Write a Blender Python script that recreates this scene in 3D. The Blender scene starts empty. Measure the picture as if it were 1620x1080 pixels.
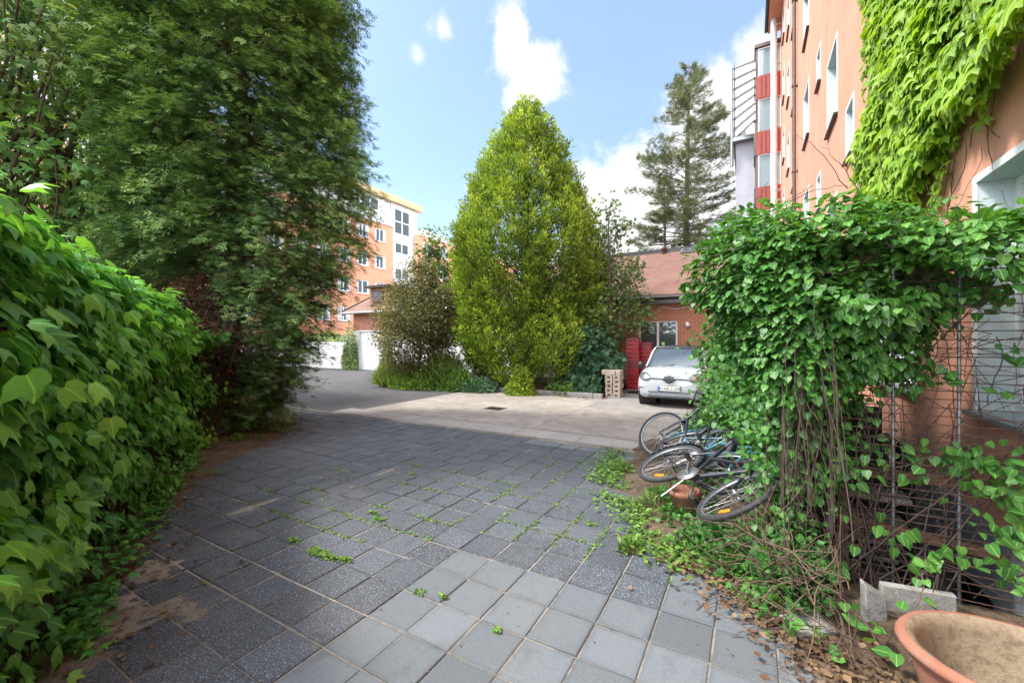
import bpy, math, random
import numpy as np
from mathutils import Vector, Matrix
from mathutils.bvhtree import BVHTree
R = math.radians
scene = bpy.context.scene
C = scene.collection

# ---------------- camera, world, sun, exposure ----------------
YAW = R(29.7); CH = 1.65; F = 661.0
cs, sn = math.cos(YAW), math.sin(YAW)
cam = bpy.data.objects.new('camera', bpy.data.cameras.new('camera'))
C.objects.link(cam); scene.camera = cam
cam.location = (0, 0, CH); cam.rotation_euler = (R(90), 0, YAW)
cam.data.sensor_width = 36; cam.data.lens = F / 1620 * 36
cam.data.clip_start = 0.05; cam.data.clip_end = 3000
SUN_EL, SUN_AZ = R(54), R(243)          # azimuth measured from +Y clockwise
scene.view_settings.view_transform = 'Standard'
scene.view_settings.look = 'None'
scene.view_settings.exposure = 1.85
scene.view_settings.gamma = 1.0
w = bpy.data.worlds.new('World'); scene.world = w; w.use_nodes = True
sun = bpy.data.lights.new('sun', 'SUN'); sun.energy = 2.1; sun.angle = R(9); sun.color = (1, .94, .85)
so = bpy.data.objects.new('sun', sun); C.objects.link(so)
sd = Vector((math.sin(SUN_AZ)*math.cos(SUN_EL), math.cos(SUN_AZ)*math.cos(SUN_EL), math.sin(SUN_EL)))
so.rotation_euler = (-sd).to_track_quat('-Z', 'Y').to_euler(); so.location = sd*50

class NT:
    """tiny node-tree helper"""
    def __init__(s, nt): s.nt = nt; s.n = nt.nodes; s.l = nt.links
    def new(s, t, **k):
        n = s.n.new(t)
        for a, v in k.items(): setattr(n, a, v)
        return n
    def link(s, a, b): s.l.new(a, b)
    def sock(s, n, i, v):
        if isinstance(v, bpy.types.NodeSocket): s.link(v, n.inputs[i])
        else: n.inputs[i].default_value = v
    def math(s, op, a, b=None, c=None, clamp=False):
        n = s.new('ShaderNodeMath', operation=op, use_clamp=clamp)
        for i, v in enumerate((a, b, c)):
            if v is not None: s.sock(n, i, v)
        return n.outputs[0]
    def mix(s, f, a, b, blend='MIX'):
        n = s.new('ShaderNodeMix', data_type='RGBA', blend_type=blend)
        s.sock(n, 0, f); s.sock(n, 6, a if isinstance(a, bpy.types.NodeSocket) else (*a, 1)); s.sock(n, 7, b if isinstance(b, bpy.types.NodeSocket) else (*b, 1))
        return n.outputs[2]
    def smooth(s, v, a, b, lo=0., hi=1.):
        n = s.new('ShaderNodeMapRange', interpolation_type='SMOOTHSTEP')
        s.sock(n, 0, v); n.inputs[1].default_value = a; n.inputs[2].default_value = b; n.inputs[3].default_value = lo; n.inputs[4].default_value = hi
        return n.outputs[0]
    def noise(s, vec, scale, detail=4, rough=.55, dist=0.):
        n = s.new('ShaderNodeTexNoise'); n.inputs['Scale'].default_value = scale; n.inputs['Detail'].default_value = detail
        n.inputs['Roughness'].default_value = rough; n.inputs['Distortion'].default_value = dist
        if vec is not None: s.link(vec, n.inputs['Vector'])
        return n.outputs['Fac']
    def voro(s, vec, scale, out='Distance', feature='F1', rnd=1.0):
        n = s.new('ShaderNodeTexVoronoi', feature=feature); n.inputs['Scale'].default_value = scale
        n.inputs['Randomness'].default_value = rnd
        if vec is not None: s.link(vec, n.inputs['Vector'])
        return n.outputs[out]
    def dot(s, vec, v):
        n = s.new('ShaderNodeVectorMath', operation='DOT_PRODUCT'); s.link(vec, n.inputs[0]); n.inputs[1].default_value = v
        return n.outputs['Value']
    def scaled(s, vec, v):
        n = s.new('ShaderNodeVectorMath', operation='MULTIPLY'); s.link(vec, n.inputs[0]); n.inputs[1].default_value = v
        return n.outputs[0]

def sky_world():
    t = NT(w.node_tree); t.n.clear()
    out = t.new('ShaderNodeOutputWorld'); bg = t.new('ShaderNodeBackground'); bg.inputs[1].default_value = .09
    sky = t.new('ShaderNodeTexSky', sky_type='NISHITA'); sky.sun_disc = False
    sky.sun_elevation = SUN_EL; sky.sun_rotation = SUN_AZ; sky.altitude = 100; sky.air_density = 1.0; sky.dust_density = 1.6; sky.ozone_density = 1.2
    D = t.new('ShaderNodeTexCoord').outputs['Generated']
    dF = t.dot(D, (-sn, cs, 0)); dR = t.dot(D, (cs, sn, 0)); dz = t.dot(D, (0, 0, 1))
    az = t.math('ARCTAN2', dR, dF); el = t.math('ARCSINE', dz)
    n1 = t.noise(D, 9, 10, .66, .35); n2 = t.noise(D, 22, 5, .6)
    blobs = [(.000, .615, .062, .070), (.055, .575, .078, .070), (.015, .515, .05, .05),
             (.33, .27, .22, .16), (.22, .30, .10, .13), (.27, .345, .095, .10), (.20, .27, .07, .07), (.46, .46, .12, .085), (.43, .33, .13, .17), (.30, .22, .16, .11),
             (-.225, .585, .07, .045), (-.165, .635, .07, .05), (-.09, .35, .05, .05),
             (.19, .16, .16, .10), (.55, .40, .10, .2),
             (-.86, .42, .28, .30), (-.62, .56, .12, .10), (1.3, .5, .3, .3), (2.2, .4, .5, .25), (-2.4, .5, .6, .25), (3.0, .9, .5, .2)]
    m = None
    for a, e, wa, we in blobs:
        x = t.math('MULTIPLY', t.math('SUBTRACT', az, a), 1/wa); y = t.math('MULTIPLY', t.math('SUBTRACT', el, e), 1/we)
        d = t.math('SUBTRACT', 1 if wa > .075 or we > .06 or (a > -.05 and a < .02 and e > .5) else .42, t.math('SQRT', t.math('ADD', t.math('MULTIPLY', x, x), t.math('MULTIPLY', y, y))))
        m = d if m is None else t.math('MAXIMUM', m, d)
    m = t.math('MAXIMUM', m, -1.0)
    m = t.math('ADD', m, t.math('MULTIPLY', t.math('SUBTRACT', n1, .5), 2.1))
    m = t.math('ADD', m, t.math('MULTIPLY', t.math('SUBTRACT', n2, .5), .55))
    cm = t.smooth(m, -.12, .42)
    veil = t.math('MULTIPLY', t.noise(t.scaled(D, (1, 1, 2.5)), 2.2, 6, .6), .42)
    skyc = t.mix(1.0, sky.outputs[0], (.90, .97, 1.03), 'MULTIPLY')
    base = t.mix(veil, skyc, (2.6, 3.3, 3.9))
    hz = t.smooth(el, .42, .05)
    base = t.mix(t.math('MULTIPLY', hz, .35), base, (3.3, 3.8, 4.2))
    shade = t.smooth(t.math('ADD', m, t.math('MULTIPLY', n2, .5)), .1, 1.3)
    cl = t.mix(shade, (3.3, 3.45, 3.65), (3.9, 3.9, 3.88))
    back = t.smooth(t.math('ADD', t.math('MULTIPLY', dF, -1), t.math('MULTIPLY', dz, .55)), .15, .75)   # unseen fill brightness added to the sky overhead and behind the viewer
    fin = t.mix(cm, base, cl)
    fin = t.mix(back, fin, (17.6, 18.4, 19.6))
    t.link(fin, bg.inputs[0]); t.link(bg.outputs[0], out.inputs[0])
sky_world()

# ---------------- geometry helpers ----------------
def W2(X, Z, z=0.): return (-sn*Z + cs*X, cs*Z + sn*X, z)      # metres right of / ahead of the viewpoint -> world
def G(px, py, z=0.):                                          # where the sight line of a photo point meets height z
    Z = F*(CH - z)/(py - 540.0); return W2((px - 810)/F*Z, Z, z)
def AT(px, Z, z=0.): return W2((px - 810)/F*Z, Z, z)
rng = np.random.default_rng(7)
random.seed(7)

def tag(o, label=None, cat=None, group=None, kind=None):
    if label: o['label'] = label
    if cat: o['category'] = cat
    if group: o['group'] = group
    if kind: o['kind'] = kind
    return o
def thing(name, label, cat, loc=(0, 0, 0), rz=0., group=None):
    o = bpy.data.objects.new(name, None); C.objects.link(o); o.location = loc; o.rotation_euler = (0, 0, rz)
    o.empty_display_size = .1
    return tag(o, label, cat, group)
def link_mesh(name, me, mats, parent=None, loc=None):
    if not isinstance(mats, (list, tuple)): mats = [mats]
    for m in mats: me.materials.append(m)
    o = bpy.data.objects.new(name, me); C.objects.link(o)
    if parent is not None: o.parent = parent
    if loc is not None: o.location = loc
    return o
def np_mesh(name, V, T, mats, parent=None, attr=None, smooth=False, attrname='tone'):
    """V (n,3) float, T (m,k) int faces all with k corners"""
    V = np.asarray(V, np.float32); T = np.asarray(T, np.int32); k = T.shape[1]
    me = bpy.data.meshes.new(name)
    me.vertices.add(len(V)); me.vertices.foreach_set('co', V.ravel())
    me.loops.add(T.size); me.loops.foreach_set('vertex_index', T.ravel())
    me.polygons.add(len(T)); me.polygons.foreach_set('loop_start', np.arange(0, T.size, k, dtype=np.int32))
    me.polygons.foreach_set('loop_total', np.full(len(T), k, np.int32))
    if smooth: me.polygons.foreach_set('use_smooth', np.ones(len(T), bool))
    me.update(calc_edges=True)
    if attr is not None:
        a = me.attributes.new(attrname, 'FLOAT', 'POINT'); attr = np.asarray(attr, np.float32); a.data.foreach_set('value', np.ascontiguousarray(attr[:, 0] if attr.ndim > 1 else attr))
        if attr.ndim > 1: a = me.attributes.new('mid', 'FLOAT', 'POINT'); a.data.foreach_set('value', np.ascontiguousarray(attr[:, 1]))
    return link_mesh(name, me, mats, parent)

class MB:
    """collects polygons, builds ONE mesh object"""
    def __init__(s): s.v = []; s.f = []; s.mi = []; s.sm = []
    def add(s, vs, fs, mi=0, sm=False):
        b = len(s.v); s.v += [tuple(p) for p in vs]
        for f in fs: s.f.append(tuple(b+i for i in f)); s.mi.append(mi); s.sm.append(sm)
        return s
    def box(s, a, b, mi=0, M=None, bev=0.):
        (x0, y0, z0), (x1, y1, z1) = a, b
        if bev > 0:
            e = min(bev, (x1-x0)/2.01, (y1-y0)/2.01, (z1-z0)/2.01); vs = []; idx = {}
            for ix in (0, 1):
                for iy in (0, 1):
                    for iz in (0, 1):
                        X = (x0, x1)[ix]; Y = (y0, y1)[iy]; Zz = (z0, z1)[iz]; dx = e*(1-2*ix); dy = e*(1-2*iy); dz = e*(1-2*iz)
                        idx[ix, iy, iz] = len(vs); vs += [(X, Y+dy, Zz+dz), (X+dx, Y, Zz+dz), (X+dx, Y+dy, Zz)]
            I = lambda x, y, z, k: idx[x, y, z]+k
            fs = []
            for q in (0, 1):
                fs.append([I(q, 0, 0, 0), I(q, 1, 0, 0), I(q, 1, 1, 0), I(q, 0, 1, 0)][::(1 if q else -1)])
                fs.append([I(0, q, 0, 1), I(1, q, 0, 1), I(1, q, 1, 1), I(0, q, 1, 1)][::(-1 if q else 1)])
                fs.append([I(0, 0, q, 2), I(1, 0, q, 2), I(1, 1, q, 2), I(0, 1, q, 2)][::(1 if q else -1)])
            for p in (0, 1):
                for q in (0, 1):
                    g = 1 if (p == q) else -1
                    fs.append([I(p, q, 0, 0), I(p, q, 0, 1), I(p, q, 1, 1), I(p, q, 1, 0)][::g])
                    fs.append([I(p, 0, q, 2), I(p, 0, q, 0), I(p, 1, q, 0), I(p, 1, q, 2)][::g])
                    fs.append([I(0, p, q, 1), I(0, p, q, 2), I(1, p, q, 2), I(1, p, q, 1)][::g])
            for k in idx:
                i = idx[k]; g = 1 if (k[0]+k[1]+k[2]) % 2 else -1
                fs.append([i, i+1, i+2][::g])
        else:
            vs = [(x0, y0, z0), (x1, y0, z0), (x1, y1, z0), (x0, y1, z0), (x0, y0, z1), (x1, y0, z1), (x1, y1, z1), (x0, y1, z1)]
            fs = [(0, 3, 2, 1), (4, 5, 6, 7), (0, 1, 5, 4), (1, 2, 6, 5), (2, 3, 7, 6), (3, 0, 4, 7)]
        if M is not None: vs = [tuple(M @ Vector(v)) for v in vs]
        return s.add(vs, fs, mi)
    def tube(s, pts, r, n=8, mi=0, cap=True, closed=False):
        P = [Vector(p) for p in pts]; m = len(P); rr = r if isinstance(r, (list, tuple)) else [r]*m
        vs = []; up = Vector((0, 0, 1)); prev = None
        for i, p in enumerate(P):
            a = P[(i-1) % m] if (closed or i > 0) else p; b = P[(i+1) % m] if (closed or i < m-1) else p
            d = (b-a).normalized()
            if prev is None:
                u = d.orthogonal().normalized() if abs(d.z) > .9 else d.cross(up).normalized()
            else:
                u = prev - d*prev.dot(d); u = u.normalized() if u.length > 1e-6 else d.orthogonal().normalized()
            prev = u; v = d.cross(u)
            for k in range(n):
                an = 2*math.pi*k/n; vs.append(p+(u*math.cos(an)+v*math.sin(an))*rr[i])
        fs = []
        for i in range(m if closed else m-1):
            for k in range(n):
                j = (i+1) % m; fs.append((i*n+k, i*n+(k+1) % n, j*n+(k+1) % n, j*n+k))
        s.add(vs, fs, mi, True)
        if cap and not closed: s.add(vs[:n], [tuple(range(n))[::-1]], mi); s.add(vs[-n:], [tuple(range(n))], mi)
        return s
    def lathe(s, prof, c=(0, 0, 0), n=32, mi=0, ax='z', sx=1., sy=1.):
        vs = []
        for r, h in prof:
            for k in range(n):
                a = 2*math.pi*k/n; x, y = r*math.cos(a)*sx, r*math.sin(a)*sy
                p = {'z': (x, y, h), 'x': (h, x, y), 'y': (y, h, x)}[ax]
                vs.append((c[0]+p[0], c[1]+p[1], c[2]+p[2]))
        fs = [(i*n+k, i*n+(k+1) % n, (i+1)*n+(k+1) % n, (i+1)*n+k) for i in range(len(prof)-1) for k in range(n)]
        return s.add(vs, fs, mi, True)
    def xform(s, M): s.v = [tuple(M @ Vector(v)) for v in s.v]; return s
    def build(s, name, mats, parent=None, loc=None):
        me = bpy.data.meshes.new(name); me.from_pydata(s.v, [], s.f); me.validate()
        n = len(me.polygons)
        if n == len(s.f):
            me.polygons.foreach_set('material_index', s.mi); me.polygons.foreach_set('use_smooth', s.sm)
        me.update()
        return link_mesh(name, me, mats, parent, loc)

def nrm(a): return a/np.maximum(np.linalg.norm(a, axis=-1, keepdims=True), 1e-9)
# leaf templates: verts (x across, y along, z out) + tris
def T_(v, t): return np.array(v, np.float32), np.array(t, np.int32)
TEMPL = {
 'ivy': T_([(0, 0, 0), (0, .5, -.02), (0, 1.0, -.2), (.22, .62, -.07), (.52, .62, -.22), (.50, .28, -.1), (.30, -.08, -.05), (-.22, .62, -.07), (-.52, .62, -.22), (-.50, .28, -.1), (-.30, -.08, -.05)],
           [(0, 6, 5), (0, 5, 1), (5, 4, 3), (5, 3, 1), (1, 3, 2), (0, 9, 10), (0, 1, 9), (9, 7, 8), (9, 1, 7), (1, 2, 7)]),
 'ivy': T_([(0, 0, 0), (0, .5, .0), (0, 1.05, -.26), (.15, .74, -.08), (.23, .55, -.07), (.55, .66, -.27), (.50, .36, -.12), (.42, .10, -.09), (.18, -.10, -.02), (.22, .25, .0),
            (-.15, .74, -.08), (-.23, .55, -.07), (-.55, .66, -.27), (-.50, .36, -.12), (-.42, .10, -.09), (-.18, -.10, -.02), (-.22, .25, .0)],
           [(0, 8, 9), (8, 7, 9), (7, 6, 9), (6, 5, 9), (5, 4, 9), (9, 4, 1), (0, 9, 1), (1, 4, 3), (1, 3, 2), (0, 16, 15), (15, 16, 14), (14, 16, 13), (13, 16, 12), (12, 16, 11), (16, 1, 11), (0, 1, 16), (1, 10, 11), (1, 2, 10)]),
 'heart': T_([(0, 0, 0), (0, .5, 0), (0, 1.0, -.12), (.28, -.1, .04), (.46, .22, .06), (.34, .62, 0), (-.28, -.1, .04), (-.46, .22, .06), (-.34, .62, 0)],
             [(0, 3, 4), (0, 4, 1), (1, 4, 5), (1, 5, 2), (0, 7, 6), (0, 1, 7), (1, 8, 7), (1, 2, 8)]),
 'oval': T_([(0, 0, 0), (.24, .45, .05), (0, 1, -.08), (-.24, .45, .05)], [(0, 1, 2), (0, 2, 3)]),
 'spray': T_([(0, 0, 0), (.03, .0, 0), (0, 1, -.1), (.12, .12, 0), (.42, .42, -.05), (.1, .26, 0), (.08, .4, 0), (.3, .72, -.06), (.05, .52, 0),
              (-.12, .12, 0), (-.42, .42, -.05), (-.1, .26, 0), (-.08, .4, 0), (-.3, .72, -.06), (-.05, .52, 0), (-.03, 0, 0)],
             [(15, 1, 2), (1, 4, 5), (6, 7, 8), (15, 11, 10), (12, 14, 13), (3, 4, 5), (9, 11, 10)]),
 'kite': T_([(0, 0, 0), (.2, .5, .08), (0, 1, 0), (-.2, .5, .08)], [(0, 1, 2), (0, 2, 3)]),
 'needle': T_([(.03, 0, 0), (-.03, 0, 0), (.4, .9, .05), (.05, .1, .05), (0, .1, -.05), (-.4, .9, .1), (0, 1.1, -.1), (.2, 1, .3), (.03, 0, .03), (-.2, 1, -.3), (-.02, 0, 0)],
              [(0, 1, 6), (0, 3, 2), (1, 4, 5), (8, 7, 0), (10, 9, 1)]),
 'maple': T_([(0, 0, 0), (0, 1, -.1), (.12, .5, 0), (.42, .8, -.1), (.26, .34, 0), (.5, .3, -.12), (.16, .08, 0), (-.12, .5, 0), (-.42, .8, -.1), (-.26, .34, 0), (-.5, .3, -.12), (-.16, .08, 0)],
             [(0, 2, 1), (0, 4, 2), (4, 3, 2), (0, 6, 4), (6, 5, 4), (0, 1, 7), (0, 7, 9), (9, 7, 8), (0, 9, 11), (11, 9, 10)]),
 'blade': T_([(.03, 0, 0), (-.03, 0, 0), (.024, .45, .0), (-.024, .45, .0), (0, 1, -.35)], [(0, 2, 1), (1, 2, 3), (3, 2, 4)]),
}
def leaves(P, D, Nn, S, tmpl, tone, wide=1.):
    """returns V,T,A for leaves at P pointing D with face normal ~Nn"""
    tv, tt = TEMPL[tmpl]; n = len(P)
    D = nrm(D); side = nrm(np.cross(D, Nn)); Nr = np.cross(side, D)
    S = np.asarray(S).reshape(-1, 1, 1)*np.ones((n, 1, 1))
    wd = (wide*(1+.25*(rng.random((n, 1, 1))-.5)))
    V = P[:, None, :] + S*(tv[None, :, 0:1]*wd*side[:, None, :] + tv[None, :, 1:2]*D[:, None, :] + tv[None, :, 2:3]*(.4+1.2*rng.random((n, 1, 1)))*Nr[:, None, :])
    T = tt[None]+(np.arange(n)*len(tv))[:, None, None]
    A = np.column_stack([np.repeat(np.asarray(tone), len(tv)), np.tile(np.abs(tv[:, 0]), n)])
    return V.reshape(-1, 3), T.reshape(-1, 3), A
def merge(chunks):
    V, T, A = [], [], []; b = 0
    for v, t, a in chunks: V.append(v); T.append(t+b); A.append(a); b += len(v)
    return np.concatenate(V), np.concatenate(T), np.concatenate(A)
def foliage(name, chunks, mat, parent=None):
    V, T, A = merge(chunks if isinstance(chunks, list) else [chunks])
    return np_mesh(name, V, T, mat, parent, attr=A)
def rnd(n, a=-1., b=1.): return rng.uniform(a, b, n)
def unit(n):
    v = rng.normal(size=(n, 3)); return nrm(v)
def ellips(c, r, n, up=-.6, shell=(.8, 1.05)):
    """points near the surface of an ellipsoid, and outward normals"""
    d = unit(int(n*2.5)); d = d[d[:, 2] > up][:n]
    p = np.array(c)+d*np.array(r)*rng.uniform(shell[0], shell[1], (len(d), 1))
    return p, nrm(d/np.array(r))
def vnoise(P, f, seed=0):
    """cheap smooth pseudo noise in about -1..1"""
    r = np.random.default_rng(seed); o = 0
    for k in range(5):
        d = nrm(r.normal(size=P.shape[1])); o = o+np.sin(P@d*f*(.7+.35*k)+r.uniform(0, 6.28))
    return o/3.2
def stems(name, paths, mat, parent=None, n=5, r=None):
    """paths: list of (pts Nx3, radii N)"""
    V = []; T = []; b = 0
    for pts, rad in paths:
        pts = np.asarray(pts, float); m = len(pts); rad = np.broadcast_to(np.asarray(rad, float), (m,))
        d = nrm(np.gradient(pts, axis=0)); ref = np.where(np.abs(d[:, 2:3]) > .9, np.array([[1., 0, 0]]), np.array([[0, 0, 1.]]))
        ref = ref[m//2][None]
        u = nrm(np.cross(d, ref)); v = np.cross(d, u)
        a = np.arange(n)*2*np.pi/n
        ring = pts[:, None]+rad[:, None, None]*(np.cos(a)[None, :, None]*u[:, None]+np.sin(a)[None, :, None]*v[:, None])
        V.append(ring.reshape(-1, 3)); i = np.arange(m-1)[:, None]*n; k = np.arange(n)[None]; k2 = (k+1) % n
        T.append((np.stack([i+k, i+k2, i+n+k2, i+n+k], -1)+b).reshape(-1, 4)); b += m*n
    return np_mesh(name, np.concatenate(V), np.concatenate(T), mat, parent, smooth=True)
def wander(p0, d0, L, m, wob=.3, grav=0.):
    p = np.array(p0, float); d = nrm(np.array(d0, float)); out = [p.copy()]; st = L/(m-1)
    for i in range(m-1):
        d = nrm(d+rng.normal(size=3)*wob+np.array([0, 0, -grav])); p = p+d*st; out.append(p.copy())
    return np.array(out)
# ---------------- materials ----------------
def newmat(name):
    m = bpy.data.materials.new(name); m.use_nodes = True; t = NT(m.node_tree); t.n.clear()
    out = t.new('ShaderNodeOutputMaterial'); b = t.new('ShaderNodeBsdfPrincipled'); t.link(b.outputs[0], out.inputs[0])
    t.b = b; t.out = out; return m, t
def bump(t, h, s=.3, d=.02):
    n = t.new('ShaderNodeBump'); n.inputs['Strength'].default_value = s; n.inputs['Distance'].default_value = d
    t.link(h, n.inputs['Height']); t.link(n.outputs[0], t.b.inputs['Normal'])
def flat(name, col, rough=.6, metal=0., var=.12, scale=6., bs=.0, spec=None):
    m, t = newmat(name); P = t.new('ShaderNodeTexCoord').outputs['Object']
    n = t.noise(P, scale, 5); f = t.smooth(n, .3, .7)
    c = t.mix(f, tuple(x*(1-var) for x in col), tuple(min(1, x*(1+var)) for x in col))
    t.link(c, t.b.inputs['Base Color']); t.b.inputs['Roughness'].default_value = rough; t.b.inputs['Metallic'].default_value = metal
    if spec is not None: t.b.inputs['Specular IOR Level'].default_value = spec
    if bs: bump(t, t.noise(P, scale*8, 4), bs, .01)
    return m
def stucco(name, c1, c2, grain=90., bs=.55, streak=True):
    m, t = newmat(name); P = t.new('ShaderNodeTexCoord').outputs['Object']
    n = t.noise(P, 1.3, 6, .6); g = t.noise(P, grain, 3, .7)
    c = t.mix(t.smooth(n, .3, .7), c1, c2)
    if streak:
        s = t.noise(t.scaled(P, (1.6, 1.6, .07)), 1.5, 4, .6)
        c = t.mix(t.math('MULTIPLY', t.smooth(s, .45, .75), .3), c, tuple(x*.72 for x in c1))
    c = t.mix(t.math('MULTIPLY', t.smooth(g, .35, .65), .22), c, tuple(x*.6 for x in c1))
    t.link(c, t.b.inputs['Base Color']); t.b.inputs['Roughness'].default_value = .9; t.b.inputs['Specular IOR Level'].default_value = .2
    bump(t, g, bs, .012); return m
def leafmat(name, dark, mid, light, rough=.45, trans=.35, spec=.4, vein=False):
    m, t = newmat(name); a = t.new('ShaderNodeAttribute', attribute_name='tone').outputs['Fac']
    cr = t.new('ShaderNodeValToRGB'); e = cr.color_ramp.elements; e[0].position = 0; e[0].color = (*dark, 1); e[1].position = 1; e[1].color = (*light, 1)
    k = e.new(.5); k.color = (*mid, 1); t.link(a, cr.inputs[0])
    P = t.new('ShaderNodeTexCoord').outputs['Object']
    c = t.mix(t.math('MULTIPLY', t.smooth(t.noise(P, 60, 2), .4, .75), .3), cr.outputs[0], tuple(x*.8 for x in mid))
    if vein:
        md = t.new('ShaderNodeAttribute', attribute_name='mid').outputs['Fac']; c = t.mix(t.math('MULTIPLY', t.smooth(md, .05, .0), .55), c, tuple(min(1, x*1.7+.02) for x in light))
        bump(t, t.math('ADD', t.smooth(md, .0, .06), t.noise(P, 130, 2)), .25, .002)
        sp_ = t.noise(P, 23, 3); c = t.mix(t.math('MULTIPLY', t.smooth(sp_, .66, .74), .5), c, (.16, .13, .04))
    t.link(c, t.b.inputs['Base Color']); t.b.inputs['Roughness'].default_value = rough; t.b.inputs['Specular IOR Level'].default_value = spec
    tr = t.new('ShaderNodeBsdfTranslucent'); tc = t.mix(1., c, (1.35, 1.25, .55), 'MULTIPLY'); t.link(tc, tr.inputs[0])
    ms = t.new('ShaderNodeMixShader'); ms.inputs[0].default_value = trans; t.link(t.b.outputs[0], ms.inputs[1]); t.link(tr.outputs[0], ms.inputs[2]); t.link(ms.outputs[0], t.out.inputs[0])
    return m
def glassmat(name, col=(.03, .04, .045), rough=.04, curtain=None):
    m, t = newmat(name); t.b.inputs['Base Color'].default_value = (*col, 1); t.b.inputs['Roughness'].default_value = rough
    t.b.inputs['Specular IOR Level'].default_value = .8; t.b.inputs['Coat Weight'].default_value = .6; t.b.inputs['Coat Roughness'].default_value = .02
    P = t.new('ShaderNodeTexCoord').outputs['Object']
    if curtain:
        wv = t.new('ShaderNodeTexWave'); wv.inputs['Scale'].default_value = 6; wv.inputs['Distortion'].default_value = 1.5; t.link(t.scaled(P, (1, 1, .1)), wv.inputs[0])
        c = t.mix(wv.outputs['Fac'], tuple(x*.75 for x in curtain), curtain); t.link(c, t.b.inputs['Base Color'])
    return m
def brickmat(name, c1, c2, mortar, bw=.24, bh=.075, plane='xz', ms=.012):
    m, t = newmat(name); P = t.new('ShaderNodeTexCoord').outputs['Object']
    sp = t.new('ShaderNodeSeparateXYZ'); t.link(P, sp.inputs[0]); cb = t.new('ShaderNodeCombineXYZ')
    t.link(t.math('ADD', sp.outputs[0], sp.outputs[1]), cb.inputs[0]); t.link(sp.outputs[2], cb.inputs[1])
    br = t.new('ShaderNodeTexBrick'); t.link(cb.outputs[0], br.inputs[0]); br.inputs['Scale'].default_value = 1
    br.inputs['Brick Width'].default_value = bw; br.inputs['Row Height'].default_value = bh; br.inputs['Mortar Size'].default_value = ms
    br.inputs['Mortar Smooth'].default_value = .2; br.inputs['Bias'].default_value = 0
    br.inputs['Color1'].default_value = (*c1, 1); br.inputs['Color2'].default_value = (*c2, 1); br.inputs['Mortar'].default_value = (*mortar, 1)
    c = t.mix(t.math('MULTIPLY', t.noise(P, 9, 4), .35), br.outputs['Color'], tuple(x*.5 for x in c1))
    t.link(c, t.b.inputs['Base Color']); t.b.inputs['Roughness'].default_value = .85
    bump(t, t.math('SUBTRACT', 1, br.outputs['Fac']), .6, .01); return m
def tilemat(name):
    m, t = newmat(name); P = t.new('ShaderNodeTexCoord').outputs['Object']
    br = t.new('ShaderNodeTexBrick'); sc = t.scaled(P, (1, 1.16, 1)); t.link(sc, br.inputs[0]); br.inputs['Scale'].default_value = 1
    br.inputs['Brick Width'].default_value = .19; br.inputs['Row Height'].default_value = .165; br.inputs['Mortar Size'].default_value = .012; br.inputs['Mortar Smooth'].default_value = .3
    br.inputs['Color1'].default_value = (.20, .088, .062, 1); br.inputs['Color2'].default_value = (.13, .068, .055, 1); br.inputs['Mortar'].default_value = (.05, .03, .028, 1)
    n = t.noise(P, .9, 6, .65); c = t.mix(t.smooth(n, .4, .7), br.outputs['Color'], (.20, .13, .10), 'MIX')
    c = t.mix(.6, br.outputs['Color'], c); t.link(c, t.b.inputs['Base Color']); t.b.inputs['Roughness'].default_value = .8
    sp = t.new('ShaderNodeSeparateXYZ'); t.link(sc, sp.inputs[0]); row = t.math('FRACT', t.math('MULTIPLY', sp.outputs[1], -1/.165))
    bump(t, t.math('ADD', t.math('MULTIPLY', row, .8), t.math('SUBTRACT', 1, br.outputs['Fac'])), .8, .03); return m
def slabmat(name, base, speck, grain, amt, rough=.75):
    """granite-faced concrete slab: speckles, dust near the joints, tone per slab"""
    m, t = newmat(name); P = t.new('ShaderNodeTexCoord').outputs['Object']
    a = t.new('ShaderNodeAttribute', attribute_name='tone').outputs['Fac']
    c = t.mix(a, tuple(x*.68 for x in base), tuple(x*1.35 for x in base))
    v = t.noise(P, grain, 2, .8); v2 = t.noise(P, grain*2.3, 1, .5)
    c = t.mix(t.math('MULTIPLY', t.smooth(v, .56, .68), amt), c, speck)
    c = t.mix(t.math('MULTIPLY', t.smooth(v2, .6, .72), amt*.8), c, tuple(x*1.4 for x in speck))
    c = t.mix(t.math('MULTIPLY', t.smooth(v, .46, .34), .55), c, tuple(x*.45 for x in base))
    d = t.noise(P, 1.1, 7, .62); c = t.mix(t.math('MULTIPLY', t.smooth(d, .50, .74), .22), c, (.19, .18, .165))
    st = t.noise(P, 4.3, 5, .6, .4); c = t.mix(t.math('MULTIPLY', t.smooth(st, .55, .72), .35), c, tuple(x*.55 for x in base))
    t.link(c, t.b.inputs['Base Color']); t.link(t.smooth(st, .3, .7, rough-.12, rough+.12), t.b.inputs['Roughness'])
    t.b.inputs['Specular IOR Level'].default_value = .35
    bump(t, t.math('ADD', v, t.math('MULTIPLY', st, .6)), .35, .004); return m
def groundmat(name, cols, scales=(1.2, 14, 90), bs=.6):
    m, t = newmat(name); P = t.new('ShaderNodeTexCoord').outputs['Object']
    n1 = t.noise(P, scales[0], 7, .62); n2 = t.noise(P, scales[1], 6, .65); n3 = t.noise(P, scales[2], 3, .7)
    c = t.mix(t.smooth(n1, .35, .65), cols[0], cols[1]); c = t.mix(t.math('MULTIPLY', t.smooth(n2, .45, .68), .7), c, cols[2])
    c = t.mix(t.math('MULTIPLY', t.smooth(n3, .55, .7), .4), c, tuple(x*1.7 for x in cols[1]))
    t.link(c, t.b.inputs['Base Color']); t.b.inputs['Roughness'].default_value = .95; t.b.inputs['Specular IOR Level'].default_value = .15
    bump(t, t.math('ADD', n2, t.math('MULTIPLY', n3, .5)), bs, .03); return m

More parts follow.
